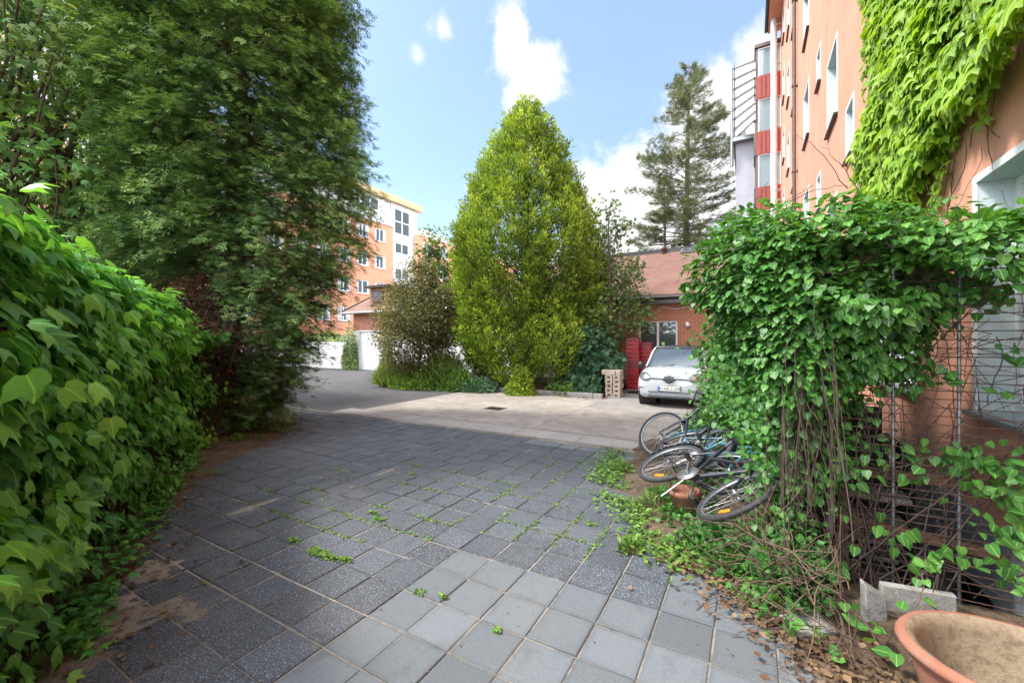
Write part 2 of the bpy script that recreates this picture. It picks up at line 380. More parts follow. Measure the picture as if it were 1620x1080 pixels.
M = {}
M['orange'] = stucco('orange_render', (.60, .295, .205), (.67, .34, .245), 70, .6)
M['orange_far'] = stucco('orange_far_render', (.74, .33, .205), (.78, .37, .24), 12, .1)
M['white_render'] = stucco('white_render', (.62, .62, .63), (.7, .7, .7), 40, .25)
M['grey_render'] = stucco('grey_plinth', (.19, .20, .235), (.25, .26, .29), 60, .7)
M['lilac'] = stucco('lilac_render', (.36, .37, .43), (.42, .43, .48), 30, .2)
M['white'] = flat('white_paint', (.72, .73, .74), .5, var=.05)
M['reveal'] = stucco('reveal_paint', (.50, .57, .60), (.55, .62, .65), 60, .25, False)
M['cream'] = flat('tan_fascia', (.62, .42, .24), .7)
M['dark_metal'] = flat('dark_metal', (.06, .055, .055), .4, .6)
M['galv'] = flat('galvanised_steel', (.20, .22, .24), .45, .7)
M['galv_dk'] = flat('weathered_wire', (.07, .068, .07), .55, .5)
M['rust'] = flat('rusty_wire', (.10, .055, .035), .8, .2, .4, 20)
M['zinc'] = flat('zinc_sheet', (.30, .32, .34), .4, .7)
M['brownpipe'] = flat('brown_pipe', (.12, .085, .07), .5, .3)
M['whitepipe'] = flat('pale_pipe', (.66, .66, .67), .35, .2)
M['redpanel'] = flat('red_panel', (.28, .05, .035), .5)
M['glass'] = glassmat('dark_glass', (.06, .075, .08))
M['glass_blue'] = glassmat('curtained_glass', (.3, .4, .42), .12, curtain=(.24, .32, .35))
M['curtain'] = glassmat('net_curtain', (.4, .4, .4), .3, curtain=(.62, .62, .6))
M['milky'] = flat('milky_sheet', (.66, .64, .66), .4)
M['brick'] = brickmat('red_brick', (.44, .12, .055), (.34, .085, .04), (.36, .30, .24))
M['tiles'] = tilemat('clay_tiles')
M['conc'] = groundmat('pale_concrete', ((.205, .19, .17), (.275, .255, .23), (.15, .14, .13)), (.7, 3.2, 120), .25)
M['conc_strip'] = groundmat('grey_concrete', ((.24, .235, .23), (.29, .275, .26), (.2, .19, .18)), (1.3, 12, 110), .3)
M['conc_old'] = groundmat('weathered_concrete', ((.22, .22, .21), (.29, .285, .27), (.13, .13, .115)), (3, 16, 90), .5)
M['slab_dark'] = slabmat('dark_slab', (.050, .058, .071), (.25, .27, .295), 85, .75)
M['slab_light'] = slabmat('light_slab', (.112, .128, .142), (.20, .215, .23), 150, .35)
M['sand'] = groundmat('joint_sand', ((.15, .135, .115), (.30, .265, .225), (.06, .058, .048)), (.9, 11, 120), .5)
M['soil'] = groundmat('soil', ((.075, .052, .036), (.15, .11, .08), (.04, .03, .022)), (2.2, 18, 90), .9)
M['wood'] = flat('weathered_wood', (.17, .095, .055), .85, var=.35, scale=9, bs=.4)
M['wood_pale'] = flat('pale_board', (.36, .30, .235), .85, var=.25, scale=9, bs=.3)
M['bark'] = flat('bark', (.085, .06, .045), .95, var=.45, scale=14, bs=.9)
M['bark_pale'] = flat('grey_bark', (.13, .105, .085), .95, var=.35, scale=14, bs=.8)
M['twig'] = flat('dry_twig', (.10, .066, .046), .9, var=.4, scale=25)
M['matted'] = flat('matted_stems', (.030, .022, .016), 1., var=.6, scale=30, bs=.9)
M['twig_red'] = flat('reddish_twig', (.048, .032, .026), .9, var=.35, scale=25)
M['green_stem'] = flat('green_stem', (.16, .16, .05), .7, var=.3, scale=25)
M['terra'] = groundmat('terracotta', ((.23, .095, .060), (.28, .13, .09), (.20, .13, .105)), (4, 22, 140), .3)
M['terra_in'] = groundmat('glazed_inside', ((.20, .155, .105), (.25, .20, .14), (.10, .08, .055)), (3, 30, 160), .3)
M['block'] = groundmat('pale_block', ((.42, .34, .28), (.48, .40, .33), (.34, .27, .22)), (5, 30, 140), .4)
M['red_plastic'] = flat('red_plastic', (.27, .008, .012), .35, var=.2)
M['darkred_plastic'] = flat('dark_red_plastic', (.17, .012, .02), .4, var=.2)
M['tyre'] = flat('tyre_rubber', (.022, .022, .025), .75, var=.3, scale=30, bs=.2)
M['blackpaint'] = flat('black_frame_paint', (.018, .02, .028), .3, var=.2)
M['bluepaint'] = flat('blue_frame_paint', (.05, .16, .22), .3)
M['alu'] = flat('brushed_aluminium', (.40, .41, .43), .35, .85)
M['rim'] = flat('rim_aluminium', (.20, .22, .25), .4, .7)
M['blackplastic'] = flat('black_plastic', (.02, .02, .022), .5)
M['orange_refl'] = flat('orange_reflector', (.85, .19, .02), .25)
M['carpaint'] = flat('white_car_paint', (.37, .41, .44), .22, var=.02)
M['carpaint'].node_tree.nodes['Principled BSDF'].inputs['Coat Weight'].default_value = .7
M['windscreen'] = glassmat('windscreen', (.045, .06, .075), .03)
M['lens'] = glassmat('headlamp_lens', (.10, .11, .12), .08)
M['chrome'] = flat('chrome', (.6, .6, .62), .15, 1., var=.03)
M['plate'] = flat('number_plate', (.62, .62, .6), .4, var=.02)
M['plateblue'] = flat('plate_blue', (.02, .10, .42), .4)
M['greenplastic'] = flat('green_plastic', (.03, .13, .07), .5)
M['yellow'] = flat('yellow_plastic', (.65, .38, .03), .5)
M['teal'] = flat('teal_metal', (.12, .38, .36), .4)
M['dark_void'] = flat('dark_interior', (.02, .018, .016), .9)

M['L_ivy'] = leafmat('boston_ivy_leaf', (.025, .10, .032), (.078, .275, .055), (.22, .48, .07), .40, .36, vein=True)
M['L_lime'] = leafmat('lime_ivy_leaf', (.08, .17, .02), (.22, .38, .03), (.36, .52, .06), .45, .42, vein=True)
M['L_vine'] = leafmat('vine_leaf', (.016, .066, .018), (.054, .172, .032), (.155, .335, .048), .45, .32, vein=True)
M['L_cyp'] = leafmat('golden_cypress_leaf', (.050, .10, .016), (.19, .30, .034), (.46, .58, .07), .6, .22, .2)
M['L_con'] = leafmat('dark_conifer_leaf', (.032, .082, .032), (.095, .195, .062), (.28, .44, .14), .55, .28, .25)
M['L_maple'] = leafmat('maple_leaf', (0.030, 0.104, 0.036), (0.100, 0.240, 0.060), (0.320, 0.520, 0.120), .5, .34)
M['L_young'] = leafmat('young_maple_leaf', (0.035, 0.084, 0.031), (0.098, 0.175, 0.056), (0.266, 0.364, 0.126), .5, .32)
M['L_pine'] = leafmat('pine_needles', (0.049, 0.077, 0.045), (0.126, 0.161, 0.087), (0.238, 0.266, 0.147), .6, .15, .2)
M['L_aut'] = leafmat('reddish_leaf', (.06, .06, .025), (.14, .15, .05), (.36, .25, .07), .55, .3)
M['L_redtwig'] = leafmat('brown_dead_foliage', (.07, .03, .02), (.17, .075, .045), (.28, .14, .085), .8, .15, .1)
M['L_weed'] = leafmat('weed_leaf', (0.039, 0.111, 0.026), (0.117, 0.234, 0.039), (0.260, 0.390, 0.078), .5, .35)
M['L_grass'] = leafmat('grass_blade', (.05, .10, .025), (.14, .23, .05), (.28, .36, .10), .5, .35)
M['L_shade'] = leafmat('shade_shrub_leaf', (0.022, 0.068, 0.045), (0.060, 0.150, 0.083), (0.150, 0.285, 0.150), .5, .3)
M['L_dry'] = leafmat('fallen_leaf', (.045, .028, .018), (.12, .075, .045), (.25, .17, .10), .8, .1, .1)
# ---------------- the ground ----------------
def cobmat(name, c1, c2, mortar, bw, bh):
    m, t = newmat(name); P = t.new('ShaderNodeTexCoord').outputs['Object']
    br = t.new('ShaderNodeTexBrick'); t.link(P, br.inputs[0]); br.inputs['Scale'].default_value = 1
    br.inputs['Brick Width'].default_value = bw; br.inputs['Row Height'].default_value = bh; br.inputs['Mortar Size'].default_value = .008; br.inputs['Mortar Smooth'].default_value = .4
    br.inputs['Color1'].default_value = (*c1, 1); br.inputs['Color2'].default_value = (*c2, 1); br.inputs['Mortar'].default_value = (*mortar, 1)
    n = t.noise(P, .55, 7, .62); c = t.mix(t.math('MULTIPLY', t.smooth(n, .42, .68), .45), br.outputs['Color'], tuple(x*1.9 for x in c1))
    g = t.noise(P, 55, 3, .7); c = t.mix(t.math('MULTIPLY', t.smooth(g, .52, .66), .45), c, tuple(x*1.8 for x in c2))
    t.link(c, t.b.inputs['Base Color']); t.b.inputs['Roughness'].default_value = .85; t.b.inputs['Specular IOR Level'].default_value = .3
    bump(t, t.math('ADD', t.math('SUBTRACT', 1, br.outputs['Fac']), t.math('MULTIPLY', g, .4)), .8, .02); return m
M['cobble_dark'] = cobmat('dark_cobble', (.050, .052, .058), (.072, .073, .078), (.10, .088, .075), .20, .10)
M['cobble_grey'] = cobmat('grey_cobble', (.17, .165, .16), (.24, .23, .22), (.11, .10, .09), .19, .095)

def sheet(name, rects, z, mat, kind='structure'):
    b = MB()
    for x0, y0, x1, y1 in rects: b.add([(x0, y0, z), (x1, y0, z), (x1, y1, z), (x0, y1, z)], [(0, 1, 2, 3)])
    return tag(b.build(name, mat), kind=kind)
WX0, WX1, WY0, WY1 = .52, 1.35, 3.46, 6.6      # the light well behind the fence
BIG = 600
sheet('ground', [(-BIG, -BIG, WX0, BIG), (WX1, -BIG, BIG, BIG), (WX0, -BIG, WX1, WY0), (WX0, WY1, WX1, BIG)], -.007, M['sand'])
b = MB()
b.add([(WX0, WY0, -1.3), (WX1, WY0, -1.3), (WX1, WY1, -1.3), (WX0, WY1, -1.3), (WX0, WY0, -.014), (WX1, WY0, -.014), (WX1, WY1, -.014), (WX0, WY1, -.014)],
      [(0, 1, 2, 3), (0, 4, 5, 1), (2, 6, 7, 3), (3, 7, 4, 0)])
tag(b.build('light_well', M['conc_strip']), kind='structure')

hedge_pts = np.array([(-.9, -.75), (-3.1, .62), (-4.52, 1.48), (-6.98, 3.0)])
soilL = np.array([(-1.4, -.45), (-3.05, .80), (-3.7, 1.20), (-5.0, 2.0), (-6.5, 3.2), (-7.0, 4.3), (-8.0, 5.2), (-9.5, 6.1), (-12, 7)])
soilR = np.array([(.75, 1.0), (.5, 2.2), (.3, 2.55), (-.05, 2.98), (-.5, 3.32), (-.95, 4.1), (-1.25, 4.6), (-1.45, 5.4), (-1.6, 6.5), (-1.2, 8), (-.7, 9.5), (-.7, 11)])
def side(P, L):
    """signed distance to polyline L (positive on its left)"""
    best = np.full(len(P), 1e9); sg = np.zeros(len(P))
    for a, c in zip(L[:-1], L[1:]):
        d = c-a; l2 = d@d; t = np.clip(((P-a)@d)/l2, 0, 1); q = a+t[:, None]*d; r = P-q; dist = np.linalg.norm(r, axis=1)
        s_ = np.sign(d[0]*r[:, 1]-d[1]*r[:, 0]); m = dist < best; best = np.where(m, dist, best); sg = np.where(m, s_, sg)
    return best*sg
def slab_field():
    p = .305; ox, oy = -2.008, 2.677
    dark = MB(); light = MB(); td = []; tl = []
    for j in range(-14, 13):
        for i in range(-26, 10):
            x = ox+i*p; y = oy+j*p
            pw = p
            if i <= -3 and (j//2) % 3 == 0:
                x += .13*((j*7) % 3-1)
                if i == -3: pw = ox-2*p-x
            cx, cy = x+p/2, y+p/2
            if cy > 6.42: continue
            isl = (cy < oy and cx > ox) or (cx > -.50 and cy < 3.3) or (cx > -3.3 and cy > 6.1) or (cx > -1.9 and cy > 5.8)
            q = np.array([[cx, cy]])
            dl = side(q, soilL)[0]; dr = -side(q, soilR)[0]
            if dl > .45 or dr > .5 or cy < -1.2: continue
            g0, g1 = [random.uniform(.003, .006) for _ in range(2)]
            if isl: g0, g1 = [random.uniform(.0035, .007) for _ in range(2)]
            if not isl and j in (-1, 3, -4, 2) and i < 0 and i > -13: g1 = .011 if j != 2 else .008
            if not isl and i in (-4, -9, -6) and j > -6: g0 = .010
            if not isl and random.random() < .1: g0 = .008
            dz = random.uniform(-.0035, .0035); tx, ty = random.uniform(-.006, .006), random.uniform(-.006, .006)
            x0, x1, y0, y1 = x+g0, x+pw-g0, y+g1, y+p-g1
            if not isl and random.random() < .10 and i < -3: x1 += p*0
            e = .005; B = light if isl else dark; vs = []
            rot = random.gauss(0, .006)
            def put(X, Y, Zz):
                ax, ay = X-cx, Y-cy; return (cx+ax*math.cos(rot)-ay*math.sin(rot), cy+ay*math.cos(rot)+ax*math.sin(rot), Zz+ax*tx+ay*ty+dz)
            for X, Y in ((x0, y0), (x1, y0), (x1, y1), (x0, y1)): vs.append(put(X, Y, -.03))
            for X, Y in ((x0, y0), (x1, y0), (x1, y1), (x0, y1)): vs.append(put(X, Y, -.004))
            jt = lambda: random.uniform(-.0022, .0022)*(3 if random.random() < .12 else 1)
            for X, Y in ((x0+e, y0+e), (x1-e, y0+e), (x1-e, y1-e), (x0+e, y1-e)): vs.append(put(X+jt(), Y+jt(), 0))
            e3 = .03
            for X, Y in ((x0+e3, y0+e3), (x1-e3, y0+e3), (x1-e3, y1-e3), (x0+e3, y1-e3)): vs.append(put(X+jt()*4, Y+jt()*4, .0003))
            B.add(vs, [(12, 13, 14, 15)]+[(8+k, 8+(k+1) % 4, 12+(k+1) % 4, 12+k) for k in range(4)]+[(k, (k+1) % 4, 4+(k+1) % 4, 4+k) for k in range(4)]+[(4+k, 4+(k+1) % 4, 8+(k+1) % 4, 8+k) for k in range(4)])
            tn = np.clip(random.gauss(.42, .17), 0, 1)
            if isl and random.random() < .12: tn = .02
            (tl if isl else td).extend([0.]*8+[float(np.clip(tn-random.uniform(.1, .45), 0, 1)) for _ in range(4)]+[tn]*4)
    for B, tt, nm, mt in ((dark, td, 'dark_paving', M['slab_dark']), (light, tl, 'light_paving', M['slab_light'])):
        o = B.build(nm, mt); a = o.data.attributes.new('tone', 'FLOAT', 'POINT'); a.data.foreach_set('value', np.array(tt, np.float32)); tag(o, kind='structure')
slab_field()
sheet('concrete_strip', [(-8.6+k*1.22, 6.46, -8.6+k*1.22+1.205, 7.05) for k in range(7)], .0, M['conc_strip'])
sheet('concrete_yard', [(-8.2, 7.065, -3.61, 9.4), (-8.2, 9.41, -3.61, 11.72), (-3.595, 7.065, 1.3, 9.98)], .002, M['conc'])
sheet('dark_cobbles', [(-40, 6.46, -8.62, 17.0), (-8.61, 7.06, -8.21, 11.8), (-40, 17.0, -27, 60)], -.002, M['cobble_dark'])
sheet('grey_cobbles', [(-3.6, 9.995, 1.33, 17)], .0, M['cobble_grey'])
def drain():
    x, y = G(783, 646)[:2]; b = MB(); b.box((-.24, -.2, -.003), (.24, .2, .006), 0)
    for k in range(7): b.box((-.2, -.165+k*.048, .0062), (.2, -.145+k*.048, .011), 1)
    tag(b.build('drain_grate', [M['dark_void'], M['dark_metal']], loc=(x, y, 0)), 'dark iron drain grate set into the pale concrete yard', 'drain')
drain()
def heightfield(name, x0, x1, y0, y1, st, hf, mat):
    nx, ny = int((x1-x0)/st)+1, int((y1-y0)/st)+1; X, Y = np.meshgrid(np.linspace(x0, x1, nx), np.linspace(y0, y1, ny)); P = np.stack([X.ravel(), Y.ravel()], 1)
    Z = hf(P); V = np.column_stack([P, Z]); i = np.arange(nx-1)[None]+np.arange(ny-1)[:, None]*nx
    T = np.stack([i, i+1, i+nx+1, i+nx], -1).reshape(-1, 4); keep = (Z[T] > -.006).any(1); T = T[keep]
    return np_mesh(name, V, T, mat, smooth=True)
def nz(P, f, s=0): return vnoise(np.column_stack([P, np.zeros(len(P))]), f, s)
def hR(P):
    d = -side(P, soilR)+.10*nz(P, 7, 1)+.06*nz(P, 23, 2)
    z = np.clip(d, -.3, .8)*.16+.008*nz(P, 50, 3); z = np.where((P[:, 0] > WX0-.05) & (P[:, 1] > WY0-.03), -.2, z)
    return np.where(P[:, 1] > 9.3, -.2, z)
def hL(P):
    d = side(P, soilL)+.13*nz(P, 5, 4)+.06*nz(P, 19, 5); return np.clip(d, -.3, 1.2)*.10+.008*nz(P, 45, 6)
tag(heightfield('soil_verge', -2.1, 1.33, .9, 9.3, .03, hR, M['soil']), kind='structure')
tag(heightfield('soil_bank', -12, -1, -1, 7, .045, hL, M['soil']), kind='structure')
def hS(P):
    z = np.full(len(P), -.010)
    for (px, py, lx, ly, k) in ((410, 798, .42, .05, .016), (300, 960, .30, .10, .013), (150, 985, .35, .22, .016), (90, 1050, .3, .2, .016), (230, 905, .25, .12, .013), (620, 742, .5, .04, .012), (640, 722, .6, .035, .012), (560, 770, .2, .10, .011), (430, 700, .5, .3, .009)):
        g = G(px, py); dx, dy = P[:, 0]-g[0], P[:, 1]-g[1]; u = (dx*.0+dy*1.)  # streaks follow the joints that run away from the viewer
        z += k*np.exp(-(dx/ly)**2-(u/lx)**2) if lx > .39 else k*np.exp(-(dx/lx)**2-(dy/ly)**2)
    return z+.004*nz(P, 9, 3)+.003*nz(P, 31, 4)
tag(heightfield('blown_sand', -5.5, -1.2, .4, 5.6, .02, hS, M['sand']), kind='structure')
# planting bed with its kerb
b = MB(); x = -12.9
for k in range(10):
    L = .99; x1 = min(x+L-.012, -3.72); b.box((x, 11.76, -.05), (x1, 11.88, .13 if x > -8.3 else .05), bev=.012); x += L
    if x > -3.9: break
tag(b.build('kerb', M['conc_strip']), kind='structure')
def hB(P): return .10+.04*nz(P, 2.5, 7)+.02*nz(P, 9, 8)
tag(heightfield('bed_soil', -13.4, -3.75, 11.885, 16.9, .15, hB, M['soil']), kind='structure')

# ---------------- buildings ----------------
def wall_holes(b, O, U, N, u0, u1, z0, z1, holes, depth=.2, mi=0, mr=1):
    O, U, N = Vector(O), Vector(U), Vector(N); Z = Vector((0, 0, 1))
    us = sorted({u0, u1} | {h[0] for h in holes} | {h[1] for h in holes}); zs = sorted({z0, z1} | {h[2] for h in holes} | {h[3] for h in holes})
    us = [u for u in us if u0 <= u <= u1]; zs = [z for z in zs if z0 <= z <= z1]
    fl = U.cross(Z).dot(N) < 0
    def quad(P, flip, m):
        b.add(P if not flip else P[::-1], [(0, 1, 2, 3)], m)
    pt = lambda u, z, d=0: tuple(O+U*u+Z*z-N*d)
    for i in range(len(us)-1):
        for j in range(len(zs)-1):
            a, c, e, g = us[i], us[i+1], zs[j], zs[j+1]; mu, mz = (a+c)/2, (e+g)/2
            if any(h[0] < mu < h[1] and h[2] < mz < h[3] for h in holes): continue
            quad([pt(a, e), pt(c, e), pt(c, g), pt(a, g)], fl, mi)
    for h in holes:
        a, c, e, g = h[:4]; d = depth
        quad([pt(a, e), pt(a, g), pt(a, g, d), pt(a, e, d)], fl, mr); quad([pt(c, g), pt(c, e), pt(c, e, d), pt(c, g, d)], fl, mr)
        quad([pt(a, g), pt(c, g), pt(c, g, d), pt(a, g, d)], fl, mr); quad([pt(c, e), pt(a, e), pt(a, e, d), pt(c, e, d)], fl, mr)
def basis(O, U, N):
    O, U, N = Vector(O), Vector(U), Vector(N)
    m = Matrix.Identity(4)
    for i in range(3): m[i][0] = U[i]; m[i][1] = N[i]; m[i][2] = (0, 0, 1)[i]; m[i][3] = O[i]
    return m
def window(parent, O, U, N, h, depth=.16, fr=.06, mull=1, trans=0, mat_f='white', mat_g='glass', sill=None, border=0, sd=.12, curtain=False):
    Mx = basis(O, U, N); a, c, e, g = h[:4]; b = MB(); y0, y1 = -depth-.02, -depth+.04
    e2 = .003
    b.box((a+e2, y0, e+e2), (c-e2, y1, e+fr)); b.box((a+e2, y0, g-fr), (c-e2, y1, g-e2)); b.box((a+e2, y0, e+fr), (a+fr, y1, g-fr)); b.box((c-fr, y0, e+fr), (c-e2, y1, g-fr))
    for k in range(mull):
        u = a+(c-a)*(k+1)/(mull+1); b.box((u-fr*.6, y0, e+fr), (u+fr*.6, y1, g-fr))
    for k in range(trans):
        z = e+(g-e)*(k+1)/(trans+1); b.box((a+fr, y0+.002, z-fr*.5), (c-fr, y1-.003, z+fr*.5))
    f = b.xform(Mx).build('window', M[mat_f], parent)
    p = MB(); p.box((a+fr*.5, y0+.01, e+fr*.5), (c-fr*.5, y0+.03, g-fr*.5)); p.xform(Mx).build('pane', M[mat_g], f)
    if curtain:
        q = random.uniform(.2, .42)*(c-a)
        p = MB(); p.box((a+fr, y0+.0305, e+fr), (a+q, y0+.034, g-fr)); p.xform(Mx).build('curtain', M['curtain'], f)
        if random.random() < .8: p = MB(); p.box((c-q*.8, y0+.0305, e+fr), (c-fr, y0+.034, g-fr)); p.xform(Mx).build('curtain', M['curtain'], f)
    if sill:
        s_ = MB(); s_.box((a-.05, -depth+.045, e-.035), (c+.05, sd, e-.006)); s_.xform(Mx).build('sill', M[sill], f)
    if border:
        s_ = MB(); w_ = border; t0, t1 = .002, .014
        s_.box((a-w_, t0, e-w_*.3), (a, t1, g+w_)); s_.box((c, t0, e-w_*.3), (c+w_, t1, g+w_)); s_.box((a, t0, g), (c, t1, g+w_)); s_.xform(Mx).build('surround', M['white'], f)
    return f

W = 1.35
def right_building():
    t = thing('apartment_building', 'tall orange rendered house along the right side with grey plinth and deep windows', 'building', (W, 12, 0))
    par = t
    off = Matrix.Translation((-W, -12, 0))
    cols = [(2.9, 4.05, 1.18, 2.73), (5.3, 6.5, 1.19, 2.73), (7.99, 8.5, 4.51, 5.33), (9.34, 10.39, 2.90, 4.27), (11.39, 11.9, 4.60, 5.37), (13.5, 14.6, 4.34, 5.75), (17.6, 18.5, 4.3, 5.7), (19.9, 20.9, 5.73, 7.1), (22.6, 23.5, 4.34, 5.7)]
    holes = []
    for y0, y1, a, c in cols:
        k0 = 0 if a < 2 else -1
        for k in range(k0, 6):
            z = a+2.83*k
            if z+1.4 < 17.4 and z > .6: holes.append((y0, y1, z, c+2.83*k))
    b = MB(); wall_holes(b, (W, 0, 0), (0, 1, 0), (-1, 0, 0), -4, 25.4, .49, 18, holes, .25)
    b.add([(W, 25.4, 0), (13, 25.4, 0), (13, 25.4, 18), (W, 25.4, 18)], [(0, 3, 2, 1)]); b.add([(W, -4, 0), (13, -4, 0), (13, -4, 18), (W, -4, 18)], [(0, 1, 2, 3)])
    b.add([(13, -4, 0), (13, 25.4, 0), (13, 25.4, 18), (13, -4, 18)], [(0, 1, 2, 3)]); b.add([(W, -4, 18), (13, -4, 18), (13, 25.4, 18), (W, 25.4, 18)], [(0, 1, 2, 3)])
    b.xform(off).build('wall', [M['orange'], M['reveal']], par)
    for h in holes:
        f = window(par, (0, -12, 0), (0, 1, 0), (-1, 0, 0), h, .21, .06, 1 if h[1]-h[0] > .8 else 0, 0, 'white', 'glass_blue', 'zinc' if h[2] < 2 else 'dark_metal', .05, .065)
    # plinth with basement windows
    hs = [(2.55, 3.05, -.75, -.02), (3.75, 4.85, -1.0, .02), (5.6, 6.2, -.8, .0)]
    b = MB(); wall_holes(b, (W-.035, 0, 0), (0, 1, 0), (-1, 0, 0), -4, 25.4, -1.3, .49, hs, .2, 0, 0)
    b.add([(W-.035, -4, .49), (W, -4, .49), (W, 25.4, .49), (W-.035, 25.4, .49)], [(0, 3, 2, 1)])
    for a, c, e, g in hs: b.add([(W+.16, a, e), (W+.16, c, e), (W+.16, c, g), (W+.16, a, g)], [(0, 1, 2, 3)], 1)
    b.xform(off).build('plinth', [M['grey_render'], M['dark_void']], par)
    # eaves and gutter
    b = MB(); b.box((W-.55, -4.2, 17.7), (W-.002, 25.6, 17.98)); b.xform(off).build('eaves', M['orange'], par)
    b = MB(); b.tube([(W-.62, -4.2, 17.85), (W-.62, 25.6, 17.85)], .09, 10); b.xform(off).build('gutter', M['dark_metal'], par)
    b = MB(); y = 16.5; b.tube([(W-.62, y, 17.8), (W-.45, y, 17.4), (W-.10, y, 17.0), (W-.10, y, 0)], .058, 10)
    for z in (1.5, 4.3, 7.2, 10, 12.8, 15.5): b.box((W-.17, y-.07, z), (W-.002, y+.07, z+.04))
    b.xform(off).build('downpipe', M['brownpipe'], par)
right_building()

def tower():
    y0, x0, x1 = 25.4, .29, W
    t = thing('stair_tower', 'projecting stair tower of curtained windows and ribbed red panels with a grey side wall', 'tower', (x0, y0, 0))
    off = Matrix.Translation((-x0, -y0, 0)); H = 17.0; fz = [0, 2.75, 5.65, 8.55, 11.45, 14.35, H]
    # floors: red panel then glazing
    b = MB(); g = MB(); fr = MB(); tr = MB()
    for k in range(6):
        z0 = 1.65+(540-[999, 380, 331.5, 244, 156, 100][0])*0 if False else fz[k]
        zt = fz[k+1]
        pb, pt_ = z0-.05, z0+1.15
        n = 14; w_ = (x1+.3-x0)/n; b = MB(); g = MB(); fr = MB()
        for i in range(n):
            xa = x0+i*w_; b.box((xa, y0-.03-(.035 if i % 2 else 0), pb), (xa+w_-.001, y0+.05, pt_))
        g.box((x0+.12, y0+.04, pt_+.03), (x1+.3, y0+.06, zt-.08))
        for xx in (x0+.06, x0+.62, x1-.02): fr.box((xx, y0-.0, pt_+.003), (xx+.055, y0+.10, zt-.053))
        fr.box((x0+.06, y0-.002, zt-.10), (x1+.3, y0+.098, zt-.054))
        tr.box((x0-.12, y0-.01, z0-.06), (x0-.002, y0+2.6, pt_))
        b.xform(off).build('red_panel', M['redpanel'], t); f_ = fr.xform(off).build('window', M['white'], t); g.xform(off).build('pane', M['glass_blue'], f_)
    tr.box((x0-.05, y0+.04, 0), (x0+.055, y0+2.5, H)); tr.box((x0-.1, y0-.08, H), (x1+.6, y0+2.7, H+.16)); tr.xform(off).build('trim', M['brownpipe'], t)
    b = MB(); b.box((x0+.06, y0+.12, 0), (9, y0+7, H-.02)); b.box((x0-1.0, y0+1.6, 0), (x0-.06, y0+9, 12.9)); b.xform(off).build('wall', M['lilac'], t)
    b = MB(); b.box((x0-1.15, y0+1.2, 12.9), (x0-.121, y0+9.1, 13.1)); b.tube([(x0-1.2, y0+1.3, 14.0), (x0-1.2, y0+1.5, 11.6)], .09, 8); b.xform(off).build('roof_edge', M['zinc'], t)
    # slanting balcony screen: milky panes behind rails
    b = MB(); r = MB(); A = Vector((x0-1.12, y0+1.9, 0)); B = Vector((x0-.06, y0-.02, 0))
    zt0, zt1, zb = 17.35, 16.35, 13.25
    d = B-A
    def P(u, z, o=0): n = Vector((d.y, -d.x, 0)).normalized(); p = A+d*u-n*o*-1; return (p.x, p.y, z)
    b.add([P(0, zb), P(1, zb), P(1, zt1), P(0, zt0-.15), P(0, zb, -.02), P(1, zb, -.02), P(1, zt1, -.02), P(0, zt0-.15, -.02)], [(0, 1, 2, 3), (7, 6, 5, 4), (0, 3, 7, 4), (3, 2, 6, 7), (0, 4, 5, 1)])
    b.xform(off).build('balcony_screen', M['milky'], t)
    for k in range(8): f = k/7; r.tube([P(-.02, zb+(zt0-zb)*f, .05), P(1.02, zb+(zt1-zb)*f, .05)], .03, 6)
    for u in (0, .09): r.tube([P(u, zb-.5, .06), P(u, zt0+.1, .06)], .025, 6)
    r.xform(off).build('balcony_rail', M['dark_metal'], t)
tower()
b = MB(); b.tube([(1.02, 24.6, 0), (1.02, 24.6, 22)], .14, 14)
for z in (3, 6, 9.2, 12.4, 15.6, 17.4): b.tube([(1.02, 24.6, z), (1.02, 24.6, z+.05)], .155, 14); b.tube([(1.02, 24.6, z), (W, 24.6, z)], .02, 6); b.tube([(1.02, 24.75, z+.0), (W, 24.9, z)], .02, 6)
tag(b.build('flue_pipe', M['whitepipe']), 'tall pale flue pipe bracketed to the far end of the orange house', 'pipe')

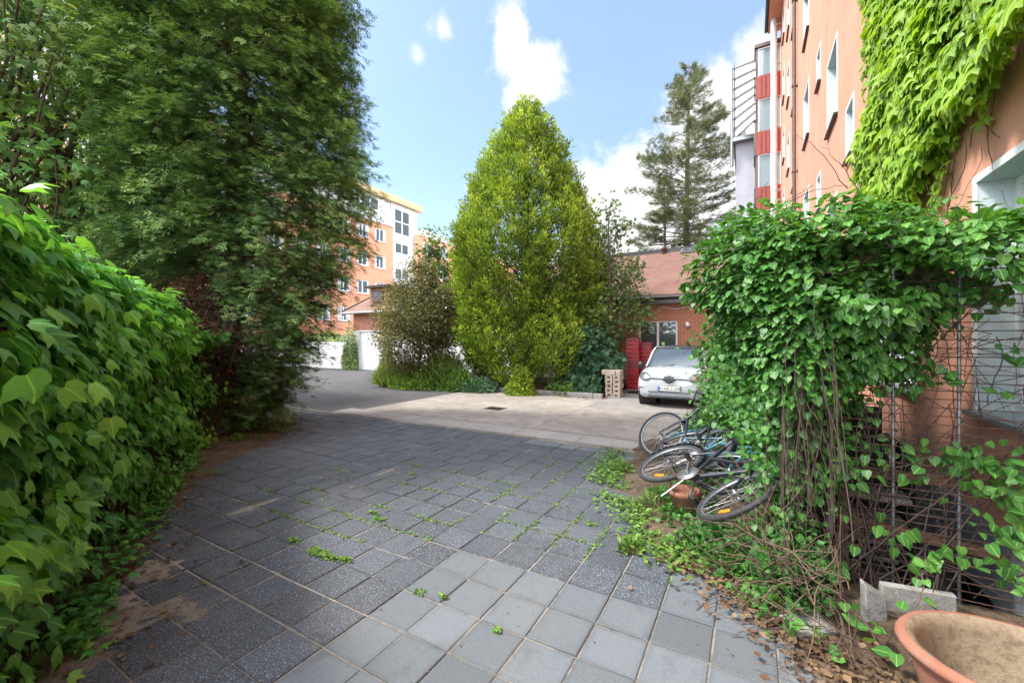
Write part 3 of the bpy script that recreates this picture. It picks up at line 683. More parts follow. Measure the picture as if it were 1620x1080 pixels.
def left_building():
    X0 = -33.4; t = thing('apartment_building', 'long orange apartment block with grey penthouse storey behind the left trees', 'building', (X0, 15, 0))
    O = (0, -15, 0); U = (0, 1, 0); N = (1, 0, 0); off = Matrix.Translation((-X0, -15, 0)); 
    holes = []
    ys = [30.2-2.22*k for k in range(15)]
    for y in ys:
        for k in range(4): holes.append((y, y+1.4, 3.6+2.8*k, 4.95+2.8*k))
    for y in (37.5, 40.5, 43.5):
        for k in range(4): holes.append((y, y+1.4, 3.6+2.8*k, 4.95+2.8*k))
    b = MB(); wall_holes(b, (0, -15, 0), U, N, -6, 32.7, 0, 13.9, [h for h in holes if h[1] < 32.7], .15)
    wall_holes(b, (0, -15, 0), U, N, 36.0, 60, 0, 14.0, [h for h in holes if h[0] > 36], .15)
    b.add([(0, -21, 0), (-12, -21, 0), (-12, -21, 13.9), (0, -21, 13.9)], [(0, 3, 2, 1)]); b.add([(0, 17.7, 0), (-12, 17.7, 0), (-12, 17.7, 13.9), (0, 17.7, 13.9)], [(0, 1, 2, 3)])
    b.build('wall', [M['orange_far'], M['white']], t)
    for h in holes: window(t, O, U, N, h, .1, .1, 1, 0, 'white', 'glass', 'white', 0, .08, curtain=True)
    b = MB(); b.box((-12, -21.1, 13.9), (.12, 17.8, 14.75)); b.build('parapet', M['white_render'], t)
    hs = [(22+3.0*0, 24, 15.2, 16.4), (25.5, 28, 15.2, 16.4), (28.7, 31, 15.2, 16.4), (17, 19.5, 15.2, 16.4), (12, 14.5, 15.2, 16.4), (7, 9.5, 15.2, 16.4)]
    b = MB(); wall_holes(b, (-.25, -15, 0), U, N, -5, 32.6, 14.76, 16.7, hs, .1, 0, 0); b.add([(-.25, 17.6, 14.76), (-10, 17.6, 14.76), (-10, 17.6, 16.7), (-.25, 17.6, 16.7)], [(0, 1, 2, 3)]); b.build('penthouse_wall', M['white_render'], t)
    for h in hs: window(t, (-.25, -15, 0), U, N, h, .06, .1, 1, 0, 'white', 'glass', None)
    b = MB(); b.box((-12, -20.6, 16.7), (.15, 22.3, 17.35)); b.build('roof_fascia', M['cream'], t)
    # recessed stair bay
    hs = [(33.1, 35.5, 13.4, 16.2)]+[(33.2, 35.3, 2.9+2.8*k, 4.1+2.8*k) for k in range(4)]
    b = MB(); wall_holes(b, (-.2, -15, 0), U, N, 32.61, 36.6, 0, 16.69, hs, .1, 0, 0); b.add([(-.2, 21.6, 0), (-10, 21.6, 0), (-10, 21.6, 16.7), (-.2, 21.6, 16.7)], [(0, 1, 2, 3)])
    b.build('stair_bay', M['white_render'], t)
    window(t, (-.2, -15, 0), U, N, hs[0], .06, .12, 1, 1, 'white', 'glass', None)
    for h in hs[1:]: window(t, (-.2, -15, 0), U, N, h, .06, .1, 1, 0, 'white', 'glass', None)
    b = MB(); b.box((-12, 21.61, 14.0), (.1, 45.1, 14.7)); b.build('roof_edge', M['white_render'], t)
left_building()

def roof(parent, x0, x1, ye, ze, yr, zr, name='roof', thick=.12, mat='tiles'):
    """mono slope, origin set at the eave so the tile courses follow the slope; returns object"""
    L = math.hypot(yr-ye, zr-ze); a = math.atan2(zr-ze, yr-ye); b = MB(); b.box((x0, 0, -thick), (x1, L, 0))
    o = b.build(name, M[mat], parent); px_, py_, pz_ = parent.location
    o.location = (-px_, ye-py_, ze-pz_); o.rotation_euler = (a, 0, 0); return o
def brick_house():
    Y = 17.0; t = thing('brick_house', 'low red brick building with a clay tile roof behind the parked car', 'building', (-2, Y, 0)); off = Matrix.Translation((2, -Y, 0))
    h = (-3.88, -2.42, .85, 2.46)
    b = MB(); wall_holes(b, (0, Y, 0), (1, 0, 0), (0, -1, 0), -9, 1.33, 1.2, 3.35, [(h[0], h[1], 1.2, h[3])], .2, 0, 0)
    b.add([(-9, Y, 0), (-9, 24, 0), (-9, 24, 3.3), (-9, Y, 3.3)], [(0, 3, 2, 1)]); b.add([(1.33, Y, 0), (1.33, 24, 0), (1.33, 24, 3.3), (1.33, Y, 3.3)], [(0, 1, 2, 3)])
    b.xform(off).build('wall', M['brick'], t)
    b = MB(); wall_holes(b, (0, Y-.03, 0), (1, 0, 0), (0, -1, 0), -9, 1.33, 0, 1.2, [(h[0], h[1], .85, 1.2)], .23, 0, 0); b.add([(-9, Y-.03, 1.2), (h[0], Y-.03, 1.2), (h[0], Y, 1.2), (-9, Y, 1.2)], [(0, 1, 2, 3)]); b.xform(off).build('base', M['conc_strip'], t)
    f = window(t, (2, 0, 0), (1, 0, 0), (0, -1, 0), h, .12, .07, 1, 0, 'white', 'glass', None)
    r = roof(t, -9.4, 1.33, 16.55, 3.42, 21.3, 5.95)
    b = MB(); b.box((-9.4, 21.3, 5.5), (1.33, 24.5, 6.15)); b.xform(off).build('ridge_parapet', M['dark_metal'], t)
    b = MB(); b.tube([(-9.4, 16.5, 3.32), (1.3, 16.5, 3.32)], .075, 8); b.box((-9.4, 16.58, 3.1), (1.32, 16.62, 3.34)); b.xform(off).build('gutter', M['dark_metal'], t)
    b = MB(); b.box((-9.4, 16.63, 3.1), (1.32, 16.99, 3.14)); b.xform(off).build('soffit', M['wood_pale'], t)
    x, y, z = AT(1092, 19.6, 0); z = 3.42+(y-16.55)*.5326
    b = MB(); b.box((-.4, -.28, .02), (.4, .28, .10)); sk = b.build('skylight', M['zinc'], t, (x+2, y-Y, z)); sk.rotation_euler = (.49, 0, 0)
    b = MB(); b.box((-.33, -.21, .101), (-.02, .21, .106)); b.box((.02, -.21, .101), (.33, .21, .106)); b.build('pane', M['windscreen'], sk)
    x, y, z = AT(1131, 21.0); z = 5.2
    b = MB(); b.box((-.17, -.17, 0), (.17, .17, .75)); ch = b.build('chimney', M['brick'], t, (x+2, y-Y, z)); b = MB(); b.box((-.13, -.13, .751), (.13, .13, 1.25)); b.box((-.2, -.2, 1.251), (.2, .2, 1.31)); b.build('chimney_cap', M['wood_pale'], ch)
    x, y, z = AT(1050, 20.2); b = MB(); b.lathe([(.0, .35), (.12, .3), (.13, .2), (.09, .18), (.09, -.1)], n=12); b.build('roof_vent', M['rust'], t, (x+2, y-Y, 3.42+(y-16.55)*.5326))
    # cable and wall lamp
    p = [(-3.0+.5*k, Y-.06-.02*math.sin(k*2.1), 3.0-.12*abs(math.sin(k*1.3))) for k in range(9)]; b = MB(); b.tube(p, .014, 5); b.xform(off).build('cable', M['whitepipe'], t)
    x = AT(1089, 15.9)[0]; b = MB(); b.lathe([(.001, .16), (.07, .13), (.09, .05), (.05, 0), (.001, 0)], n=12, ax='y'); b.box((-.04, -.02, .02), (.04, .12, .1)); b.build('wall_lamp', M['white'], t, (x+2, -.16, 2.28))
brick_house()
def garage():
    Y = 17.0; t = thing('garage_house', 'small brick garage with white door and brown tiled roof with dormer', 'building', (-17, Y, 0)); off = Matrix.Translation((17, -Y, 0))
    b = MB(); wall_holes(b, (0, Y, 0), (1, 0, 0), (0, -1, 0), -20.6, -8.8, 2.3, 3.3, [], .2); b.add([(-20.6, Y, 0), (-20.6, 23, 0), (-20.6, 23, 3.3), (-20.6, 20, 5.0), (-20.6, Y, 3.3)], [(0, 4, 3, 2, 1)]); b.xform(off).build('brick_band', [M['brick'], M['white']], t)
    b = MB(); wall_holes(b, (0, Y-.01, 0), (1, 0, 0), (0, -1, 0), -20.6, -8.8, 0, 2.3, [(-20.1, -18.1, 0, 2.22), (-16.9, -14.9, 0, 2.22)], .15, 0, 0); b.xform(off).build('wall', M['white_render'], t)
    for x in (-20.1, -16.9):
        b = MB()
        for k in range(10): b.box((x+k*.2, Y+.11, .02), (x+k*.2+.192, Y+.14, 2.2))
        b.xform(off).build('garage_door', M['white'], t)
    roof(t, -20.95, -8.6, 16.5, 3.38, 20, 5.1); r2 = MB(); r2.add([(-20.95, 20, 5.09), (-8.6, 20, 5.09), (-8.6, 23.4, 3.4), (-20.95, 23.4, 3.4)], [(0, 1, 2, 3)]); r2.xform(off).build('rear_roof', M['tiles'], t)
    b = MB(); b.tube([(-20.95, 16.45, 3.3), (-8.6, 16.45, 3.3)], .07, 8); b.xform(off).build('gutter', M['zinc'], t)
    b = MB()
    for s in (1,): 
        Mx = Matrix.Translation((-21.0, 16.5, 3.38)) @ Matrix.Rotation(math.atan2(1.72, 3.5), 4, 'X'); b.box((-.03, 0, -.22), (.02, 3.9, .06), M=Mx)
    b.xform(off).build('verge_board', M['dark_metal'], t)
    x = -19.4; d = MB(); d.box((x, 17.2, 3.75), (x+1.35, 19.5, 4.75)); dm = d.xform(off).build('dormer', M['wood'], t)
    d = MB(); d.box((x-.25, 17.0, 4.76), (x+1.65, 19.8, 4.9)); d.xform(off).build('dormer_roof', M['dark_metal'], dm)
    d = MB(); d.box((x+.25, 17.15, 3.9), (x+1.1, 17.197, 4.6)); d.xform(off).build('dormer_window', M['blackplastic'], dm); d = MB(); d.box((x+.33, 17.12, 3.97), (x+1.02, 17.149, 4.53)); d.xform(off).build('pane', M['windscreen'], dm)
garage()
b = MB(); b.box((-40, 17.0, -.02), (-20.62, 17.2, 2.0)); b.box((-40, 16.96, 2.0), (-20.62, 17.24, 2.06), 1)
tag(b.build('garden_wall', [M['white_render'], M['conc_strip']]), 'white rendered garden wall left of the garage, yellow-green creeper over its end', 'wall')
# ---------------- trees ----------------
def trunk_paths(base, top, r0, n=10, wob=.03, rtop=.02):
    base, top = np.array(base, float), np.array(top, float); t = np.linspace(0, 1, n)[:, None]
    L = np.linalg.norm(top-base); p = base+(top-base)*t; p[1:-1] += rng.normal(size=(n-2, 3))*wob*L*.2*np.array([1, 1, 0]); r = r0*(1-t[:, 0])**.8+rtop; r[0] *= 1.25
    return p, r

def golden_cypress():
    bx, by = AT(833, 15.3)[:2]; prof = np.array([(0, 1.5), (.4, 1.9), (1.5, 2.6), (3.4, 2.66), (4.9, 2.48), (6.1, 2.12), (7.2, 1.64), (8.2, 1.14), (8.95, .70), (9.5, .38), (9.9, .14), (10.15, .03)])
    t = thing('cypress_tree', 'big cone-shaped golden green cypress standing in the middle of the planting bed', 'tree', (bx, by, 0))
    P = []; 
    tp, tr = trunk_paths((0, 0, 0), (0, 0, 9.8), .22); paths = [(tp, tr)]
    for k in range(160):
        h = rng.uniform(.5, 9.3); a = rng.uniform(0, 6.28); r = np.interp(h, prof[:, 0], prof[:, 1])*.85
        q = wander((0, 0, h*.8), (math.cos(a), math.sin(a), .5), r*1.05, 6, .1, -.03); paths.append((q, np.linspace(.035, .008, 6)))
    stems('trunk', paths, M['bark'], t)
    ch = []; n = 3300
    h = rng.uniform(.12, 10.1, n*2); keep = rng.random(n*2) < (np.interp(h, prof[:, 0], prof[:, 1])/2.7+.08); h = h[keep][:n]; n = len(h)
    a = rng.uniform(0, 2*np.pi, n); rr = np.interp(h, prof[:, 0], prof[:, 1])
    dirs = np.column_stack([np.cos(a), np.sin(a), np.zeros(n)])
    lump = vnoise(np.column_stack([dirs*2.2, h*1.1]), 1.6, 11)*.21+vnoise(np.column_stack([dirs*3, h*2]), 3.1, 12)*.12
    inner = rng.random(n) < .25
    r = rr*(1+lump)*np.where(inner, rng.uniform(.6, .85, n), rng.uniform(.88, 1.0, n))
    c = dirs*r[:, None]; c[:, 2] = h
    ax = nrm(dirs*.55+np.array([0, 0, 1.])+rng.normal(size=(n, 3))*.22); Ls = rng.uniform(.40, .85, n)*(1-.25*(h > 9))
    m = 52; u = rng.random((n, m))**.85; j = rng.normal(size=(n, m, 3)); wid = (.145*np.sin(np.clip(u, 0, 1)*2.6+.45))[..., None]
    P = c[:, None]+ax[:, None]*(u*Ls[:, None])[..., None]+j*wid*.75
    D = ax[:, None]*.9+nrm(j)*.65; N = unit(n*m)
    ct = rng.normal(size=(n, 1))*.13+.10*vnoise(c, 1.2, 13)[:, None]; lump_tone = .10*lump[:, None]/.2  # lumps that stand out get a lighter leaf tone
    tone = np.clip(.04+.70*u+ct+lump_tone+rng.normal(size=(n, m))*.08-np.where(inner, .25, 0)[:, None], 0, 1)
    brown = rng.random(n) < .02
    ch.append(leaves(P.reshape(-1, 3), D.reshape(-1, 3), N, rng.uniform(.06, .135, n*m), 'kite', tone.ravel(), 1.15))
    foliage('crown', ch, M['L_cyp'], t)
golden_cypress()

def big_conifer():
    bx, by = -8.35, 3.85; t = thing('conifer_tree', 'huge dark green cypress with bare brown lower twigs towering over the left side', 'tree', (bx, by, 0))
    prof = np.array([(.2, .5), (.9, 1.1), (1.6, 1.4), (2.4, 1.55), (3.4, 1.68), (5, 1.77), (7, 1.8), (9, 1.7), (11, 1.45), (13, 1.1), (14.5, .2)])
    lean = lambda h: np.column_stack([np.clip(h, 0, 4)*.03, np.clip(h, 0, 4)*.10, h])
    hs = np.linspace(0, 14, 14); tp = lean(hs); tp[:, :2] += rng.normal(size=(14, 2))*.04; paths = [(tp, np.linspace(.30, .03, 14)*np.array([1.3]+[1]*13))]
    tp2 = tp*np.array([1, 1, .55])+np.array([.35, -.25, 0])*np.minimum(1, hs/3)[:, None]; paths.append((tp2, np.linspace(.17, .02, 14)))
    for k in range(7):        # gnarled ivy stems up the trunk
        a = k*.9; q = np.array([(.30*math.cos(a+h*.7)*(1-h*.12), .30*math.sin(a+h*.7)*(1-h*.12), h) for h in np.linspace(0, 3.2, 12)])+rng.normal(size=(12, 3))*.03+np.array([0, .1, 0]); paths.append((q, .03))
    br = []
    fw = np.array([sn, -cs])   # towards the viewer
    for k in range(430):
        h = rng.uniform(.3, 13.2) if k > 120 else rng.uniform(.25, 2.6); a = rng.uniform(0, 6.28); L = np.interp(h, prof[:, 0], prof[:, 1])*rng.uniform(.75, 1.08)
        q = wander(lean(np.array([h]))[0], (math.cos(a), math.sin(a), rng.uniform(-.1, .35)), L, 8, .10, .045); br.append((q, h, a, L)); paths.append((q, np.linspace(.03, .006, 8)))
        if h < 2.9:
            for _ in range(5):
                i = rng.integers(2, 7); d = q[i]-q[i-1]; paths.append((wander(q[i], nrm(d)+rng.normal(size=3)*.6, rng.uniform(.25, .7), 5, .25, .06), np.linspace(.008, .003, 5)))
    stems('trunk', paths, M['bark'], t, 5)
    # side shoots + fronds. lower part toward the viewer stays bare
    C_, A_, T0 = [], [], []
    n = 15000; h = rng.uniform(.25, 14.2, n); a = rng.uniform(0, 2*np.pi, n); R0 = np.interp(h, prof[:, 0], prof[:, 1])
    dirs = np.column_stack([np.cos(a), np.sin(a), np.zeros(n)])
    lump = vnoise(np.column_stack([dirs*2, h*1.0]), 1.5, 21)*.16+vnoise(np.column_stack([dirs*3, h*1.6]), 2.6, 22)*.09
    toward = dirs[:, :2]@fw; rgt = dirs[:, 0]*cs+dirs[:, 1]*sn
    bare = (h < 2.75+.4*vnoise(dirs*3, 2, 23)) & (toward > -.35) & (rgt < .80)
    far = (toward < -.35) & (rng.random(n) < .3)
    keep = ~bare & ~far & (rng.random(n) < .35+.65*R0/2.7)
    h, a, R0, dirs, lump, = h[keep], a[keep], R0[keep], dirs[keep], lump[keep]; n = len(h)
    rad = R0*(1+lump)*rng.uniform(.12, 1.02, n)**.5
    c = lean(h)+dirs*rad[:, None]
    ax = nrm(dirs+np.array([0, 0, -.18])+rng.normal(size=(n, 3))*.28); m = 30; Ls = rng.uniform(.35, .8, n)
    sd = nrm(np.cross(ax, np.array([0, 0, 1.])))
    u = rng.random((n, m)); sg = rng.uniform(-1, 1, (n, m)); wd = (1-u)*.9+.15
    P = c[:, None]+ax[:, None]*(u*Ls[:, None])[..., None]+sd[:, None]*(sg*wd*Ls[:, None]*.42)[..., None]; P[..., 2] += rng.normal(size=(n, m))*.035-.10*u**2
    D = ax[:, None]*.9+sd[:, None]*(sg*.9)[..., None]+rng.normal(size=(n, m, 3))*.22; N = np.array([0, 0, 1.])+dirs[:, None]*.5+rng.normal(size=(n, m, 3))*.35
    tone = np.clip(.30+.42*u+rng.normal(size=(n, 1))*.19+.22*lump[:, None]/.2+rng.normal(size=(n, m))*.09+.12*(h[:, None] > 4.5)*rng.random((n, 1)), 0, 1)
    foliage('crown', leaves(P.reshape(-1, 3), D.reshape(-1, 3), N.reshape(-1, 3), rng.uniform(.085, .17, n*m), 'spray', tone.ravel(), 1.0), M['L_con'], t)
    n = 900; a = rng.uniform(-2.6, .6, n); z = rng.normal(6.2, 1.5, n); rr_ = rng.uniform(1.0, 2.15, n); P = lean(z)+np.column_stack([np.cos(a)*rr_, np.sin(a)*rr_, 0*z]); k = vnoise(P, 3, 77) > .1; P = P[k]; n = len(P)
    foliage('climbing_leaves', leaves(P, np.column_stack([rng.normal(size=(n, 2)), -.7*np.ones(n)]), np.array([.2, -.5, .8])+rng.normal(size=(n, 3))*.4, rng.uniform(.10, .17, n), 'ivy', np.clip(rng.normal(.5, .2, n), 0, 1)), M['L_young'], t)
    # dead brown foliage on the inner right side
    n = 6500; q = rng.integers(0, 120, n); i = rng.integers(3, 8, n); P = np.array([br[a][0][b] for a, b in zip(q, i)])+rng.normal(size=(n, 3))*.13
    foliage('dead_foliage', leaves(P, rng.normal(size=(n, 3))+np.array([.3, 0, -.4]), unit(n), rng.uniform(.06, .14, n), 'needle', rng.random(n)), M['L_redtwig'], t)
    # ivy leaves at the foot of the trunk
    n = 170; a = rng.uniform(0, 6.28, n); z = rng.uniform(0, 2.4, n); P = np.column_stack([.38*np.cos(a), .38*np.sin(a)+.1, z]); D = np.column_stack([np.cos(a), np.sin(a), -1.3*np.ones(n)])
    foliage('climbing_leaves', leaves(P, D, np.column_stack([np.cos(a), np.sin(a), .6*np.ones(n)]), rng.uniform(.07, .12, n), 'ivy', np.clip(rng.normal(.5, .2, n), 0, 1)), M['L_ivy'], t)
big_conifer()

def leafy(name, label, loc, mat, prof, nclump, per, size, tmpl, bark='bark', trunkr=.12, trunkh=None, seed=0, gap=.0, spread=.28, group=None, droop=-.3, tone0=.42, limbs=40, cat='tree', flatn=.6, parts=('trunk', 'crown'), squash=1.):
    """deciduous crown: clumps of leaves carried by limbs; prof = (height, radius) pairs"""
    t = thing(name, label, cat, loc, 0, group); prof = np.array(prof, float); H = prof[-1, 0]
    n = nclump; h = rng.uniform(prof[0, 0], H, n*3); keep = rng.random(n*3) < np.interp(h, prof[:, 0], prof[:, 1])/prof[:, 1].max()+.1; h = h[keep][:n]; n = len(h)
    a = rng.uniform(0, 2*np.pi, n); R0 = np.interp(h, prof[:, 0], prof[:, 1]); d = np.column_stack([np.cos(a), np.sin(a)*squash, np.zeros(n)])
    lump = vnoise(np.column_stack([d*2, h*1.3/max(1, H/5)]), 1.9, 31+seed)*.22
    r = R0*(1+lump)*rng.uniform(.25, 1.0, n)**.5; c = d*r[:, None]; c[:, 2] = h
    if gap: k = vnoise(c, 2.2/max(1, H/6), 40+seed) > -1+gap*2; c = c[k]; d = d[k]; lump = lump[k]; n = len(c)
    paths = [trunk_paths((0, 0, 0), (rng.normal()*.1, rng.normal()*.1, trunkh or H*.9), trunkr)]
    idx = rng.permutation(n)[:limbs]
    for i in idx:
        h0 = max(.15, c[i, 2]*.62-.1); s_ = np.array([0, 0, h0]); e = c[i]; t_ = np.linspace(0, 1, 6)[:, None]; q = s_+(e-s_)*t_; q[:, 2] += np.sin(t_[:, 0]*3.14)*-.06*H*.3; q[1:-1] += rng.normal(size=(4, 3))*.04
        paths.append((q, np.linspace(trunkr*.35, .006, 6)))
    stems(parts[0], paths, M[bark], t, 5)
    m = per; j = rng.normal(size=(n, m, 3))*np.array([1, 1, .7])*spread; P = c[:, None]+j
    D = nrm(j)+d[:, None]*.5+np.array([0, 0, droop])+rng.normal(size=(n, m, 3))*.35; N = np.array([0, 0, 1.])*flatn+d[:, None]*.5+rng.normal(size=(n, m, 3))*.45
    tone = np.clip(tone0+.45*lump[:, None]+rng.normal(size=(n, 1))*.12+rng.normal(size=(n, m))*.12+.25*j[..., 2]/spread*.3, 0, 1)
    foliage(parts[1], leaves(P.reshape(-1, 3), D.reshape(-1, 3), N.reshape(-1, 3), rng.uniform(size*.7, size*1.3, n*m), tmpl, tone.ravel()), M[mat], t)
    return t
# left: broad maple over the hedge, and a pale tree further left
leafy('maple_tree', 'dark green maple behind the ivy hedge at the far left', (*AT(85, 7.6)[:2], 0), 'L_maple', [(1.9, 1.0), (3, 2.0), (4.5, 2.5), (6, 2.3), (7.2, 1.7), (8.4, .7)], 520, 26, .15, 'maple', trunkr=.14, gap=.22, seed=1, limbs=70, tone0=.42)
leafy('maple_tree', 'pale green feathery tree at the upper left corner, sky showing through', (*AT(-20, 6.2)[:2], 0), 'L_young', [(3.4, .8), (5, 1.6), (6.5, 1.9), (8, 1.5), (9.4, .4)], 300, 26, .12, 'maple', trunkr=.11, gap=.25, seed=2, limbs=50, tone0=.75)
leafy('shade_tree', 'dim conifer-like tree filling the gap behind the maple', (*AT(235, 12.0)[:2], 0), 'L_con', [(.8, 1.5), (3, 2.1), (5, 2.0), (7, 1.4), (8.6, .3)], 480, 22, .22, 'spray', trunkr=.2, seed=3, limbs=60, tone0=.35, spread=.34)
# behind the bed: young maples and the autumn-tinted shrub
leafy('young_maple', 'slender young maple with a pointed leader left of the golden cypress', (*AT(685, 16.6)[:2], 0), 'L_young', [(1.6, .9), (2.8, 1.25), (4.0, 1.0), (4.9, .5), (5.6, .25), (6.1, .08)], 210, 22, .14, 'maple', seed=5, trunkr=.06, limbs=40, gap=.1, spread=.2, tone0=.5)
leafy('red_leaf_shrub', 'reddish olive shrub with a few yellow leaves left of the golden cypress', (*AT(662, 15.4)[:2], 0), 'L_aut', [(.5, .9), (1.4, 1.45), (2.4, 1.6), (3.3, 1.25), (4.1, .6), (4.6, .2)], 620, 40, .09, 'oval', seed=6, trunkr=.05, limbs=60, spread=.17, cat='shrub', tone0=.42, parts=('stems', 'leaves'), gap=.06)
leafy('young_maple', 'loose young maple with arching boughs between the golden cypress and the red crates', (*AT(962, 14.9)[:2], 0), 'L_young', [(.9, .35), (1.8, 1.0), (2.6, 1.5), (3.4, 1.1), (4.4, .9), (5.4, .6), (6.1, .3), (6.7, .06)], 240, 22, .13, 'maple', seed=8, trunkr=.07, limbs=60, gap=.2, spread=.2, tone0=.45, bark='bark_pale')
leafy('shade_shrub', 'broad-leaved sapling drooping over the pale hollow blocks', (*AT(930, 13.7)[:2], 0), 'L_shade', [(.15, .5), (.6, .85), (1.1, .9), (1.6, .7), (2.0, .3)], 130, 20, .15, 'heart', seed=9, trunkr=.035, limbs=30, spread=.15, cat='shrub', tone0=.5, parts=('stems', 'leaves'))
leafy('pale_tree', 'pale tree seen between the pine and the grey tower wall', (*AT(1176, 34)[:2], 0), 'L_pine', [(1, 1), (4, 2.3), (8, 2.4), (10.6, 1.4), (12.6, .3)], 300, 24, .28, 'oval', seed=10, trunkr=.15, limbs=40, gap=.15, spread=.4, tone0=.6)
leafy('shade_tree', 'dark rounded tree just showing over the brick house roof behind the young maple', (*AT(985, 27)[:2], 0), 'L_con', [(2, 2), (4, 3.0), (5.6, 2.4), (6.9, 1.0)], 420, 24, .24, 'oval', seed=12, trunkr=.18, limbs=40, spread=.4, tone0=.45)

def pine(label, px, Z, H, Rm, nb, lean=0., h0=3.5, dens=1., seed=0, skirt=None):
    t = thing('fir_tree', label, 'tree', (*AT(px, Z)[:2], 0)); tp, tr = trunk_paths((0, 0, 0), (lean, 0, H), .26*H/20, 14, .01); paths = [(tp, tr)]; ch = []
    for k in range(nb):
        f = (k+rng.random())/nb; h = h0+(H-h0-.2)*f; a = rng.uniform(0, 6.28)
        L = Rm*(np.interp(f, [0, .12, .3, .5, .7, .88, 1], [.75, .95, 1.0, .86, .60, .34, .10]))*rng.uniform(.62, 1.12)
        q = wander((lean*h/H, 0, h), (math.cos(a), math.sin(a), .28), L, 8, .06, .055*(1-f)); q[-2:, 2] += .06*L; paths.append((q, np.linspace(.05*(1.1-f), .01, 8)))
        n = int((28+L*44)*dens); u = rng.uniform(.22, 1, n)**.75; i = np.clip((u*7).astype(int), 0, 6); fr = (u*7-i)[:, None]; P = q[i]*(1-fr)+q[i+1]*fr
        d = nrm(q[i+1]-q[i]); s_ = nrm(np.cross(d, [0, 0, 1.])); off = rng.normal(size=n)*.18*L**.5*(1.15-u*.6)
        P = P+s_*off[:, None]; P[:, 2] += rng.normal(size=n)*.07-.04*np.abs(off)
        D = d*.7+s_*np.sign(off)[:, None]*.7+rng.normal(size=(n, 3))*.3+np.array([0, 0, .25]); ch.append(leaves(P, D, np.array([0, 0, 1.])+rng.normal(size=(n, 3))*.4, rng.uniform(.2, .42, n), 'spray', np.clip(rng.normal(.72, .16, n)+.2*rng.normal()*.6, 0, 1), .9))
    stems('trunk', paths, M['bark_pale'], t, 5); foliage('crown', ch, M['L_pine'], t)
pine('tallest fir rising behind the brick house roof', 1082, 28, 20.3, 4.1, 175, .3, 5.0, .85)
pine('thin fir with bare lower trunk beside the tallest fir', 1055, 27, 12.2, 1.9, 44, -.2, 5.6, .8)

def shrub(name, label, c, r, n, mat, tmpl, size, tone0=.45, cat='shrub', up=-.2, D0=(0, 0, .6), shell=(.5, 1.05), group=None, stem='twig', wide=1.):
    """low mound of leaves over stems, c = centre on the ground"""
    t = thing(name, label, cat, (c[0], c[1], c[2]), 0, group); p, nn = ellips((0, 0, 0), r, n, up, shell); p[:, 2] = np.maximum(p[:, 2], .02)
    p *= (1+.18*vnoise(p, 3.5/max(r), 3))[:, None]; n = len(p)
    paths = [(wander((rng.normal()*r[0]*.25, rng.normal()*r[1]*.25, -.02), q*np.array([1, 1, 1.4])+np.array([0, 0, .1]), np.linalg.norm(q)*.95, 5, .12), np.linspace(.008, .003, 5)) for q in p[:60]]
    stems('stems', paths, M[stem], t, 4)
    D = nn*.8+np.array(D0)+rng.normal(size=(n, 3))*.5; N = nn+np.array([0, 0, .7])+rng.normal(size=(n, 3))*.4
    foliage('leaves', leaves(p, D, N, rng.uniform(size*.6, size*1.3, n), tmpl, np.clip(rng.normal(tone0, .17, n)+.15*vnoise(p, 4/max(r), 5), 0, 1), wide), M[mat], t); return t
shrub('grass_clump', 'tall bright reed grass at the left end of the planting bed', (*AT(635, 15.6)[:2], .05), (1.15, 1.0, .62), 2600, 'L_grass', 'blade', .55, .6, 'grass', D0=(0, 0, 1.6), shell=(.2, .75), wide=1.3)
shrub('grass_clump', 'tallest tuft of reed grass directly left of the golden cypress', (*AT(705, 14.9)[:2], .05), (1.0, .8, .85), 2200, 'L_grass', 'blade', .75, .45, 'grass', D0=(0, 0, 1.9), shell=(.15, .7), wide=1.3)
shrub('ground_shrub', 'light green leafy mound at the foot of the reed grass', (*AT(660, 14.7)[:2], .02), (1.0, .7, .66), 3600, 'L_weed', 'oval', .10, .55)
shrub('ground_shrub', 'green leafy mound spilling towards the yard left of the golden cypress', (*AT(722, 14.2)[:2], .02), (.8, .6, .7), 2600, 'L_weed', 'oval', .10, .4)
shrub('ground_shrub', 'bluish dark ground shrub in the shade under the left side of the golden cypress', (*AT(760, 13.8)[:2], .05), (.7, .6, .42), 1500, 'L_shade', 'oval', .10, .45)
shrub('cypress_sprig', 'low golden cypress branch hanging over the kerb', (*AT(825, 13.0)[:2], .0), (.45, .4, .85), 2600, 'L_cyp', 'kite', .11, .5, up=-.1, D0=(0, 0, .2))
shrub('ground_shrub', 'round-leaved ground plants behind the kerb right of the golden cypress', (*AT(897, 13.1)[:2], .05), (.62, .45, .34), 1100, 'L_weed', 'heart', .10, .42)
shrub('ground_shrub', 'tallest broad-leaved plants beside the pale hollow blocks', (*AT(925, 13.0)[:2], .05), (.5, .45, .62), 900, 'L_shade', 'heart', .14, .62)
shrub('garage_creeper', 'yellow-green creeper covering the wall end beside the garage door', (*AT(553, 24.6)[:2], .0), (.55, .35, 2.7), 2300, 'L_young', 'oval', .15, .8, 'creeper', up=-.05, D0=(0, 0, -.4), stem='twig')
shrub('garage_creeper', 'yellow-green creeper draped along the top of the garden wall', (*AT(520, 24.3)[:2], 1.75), (1.5, .35, .5), 1900, 'L_young', 'oval', .15, .88, 'creeper', up=-.6, D0=(0, 0, -.6))
shrub('garage_creeper', 'bushy green creeper in front of the right edge of the garage door', (*AT(612, 20)[:2], .0), (.45, .4, 2.2), 1700, 'L_young', 'oval', .13, .45, 'creeper', up=-.05, D0=(0, 0, -.4))
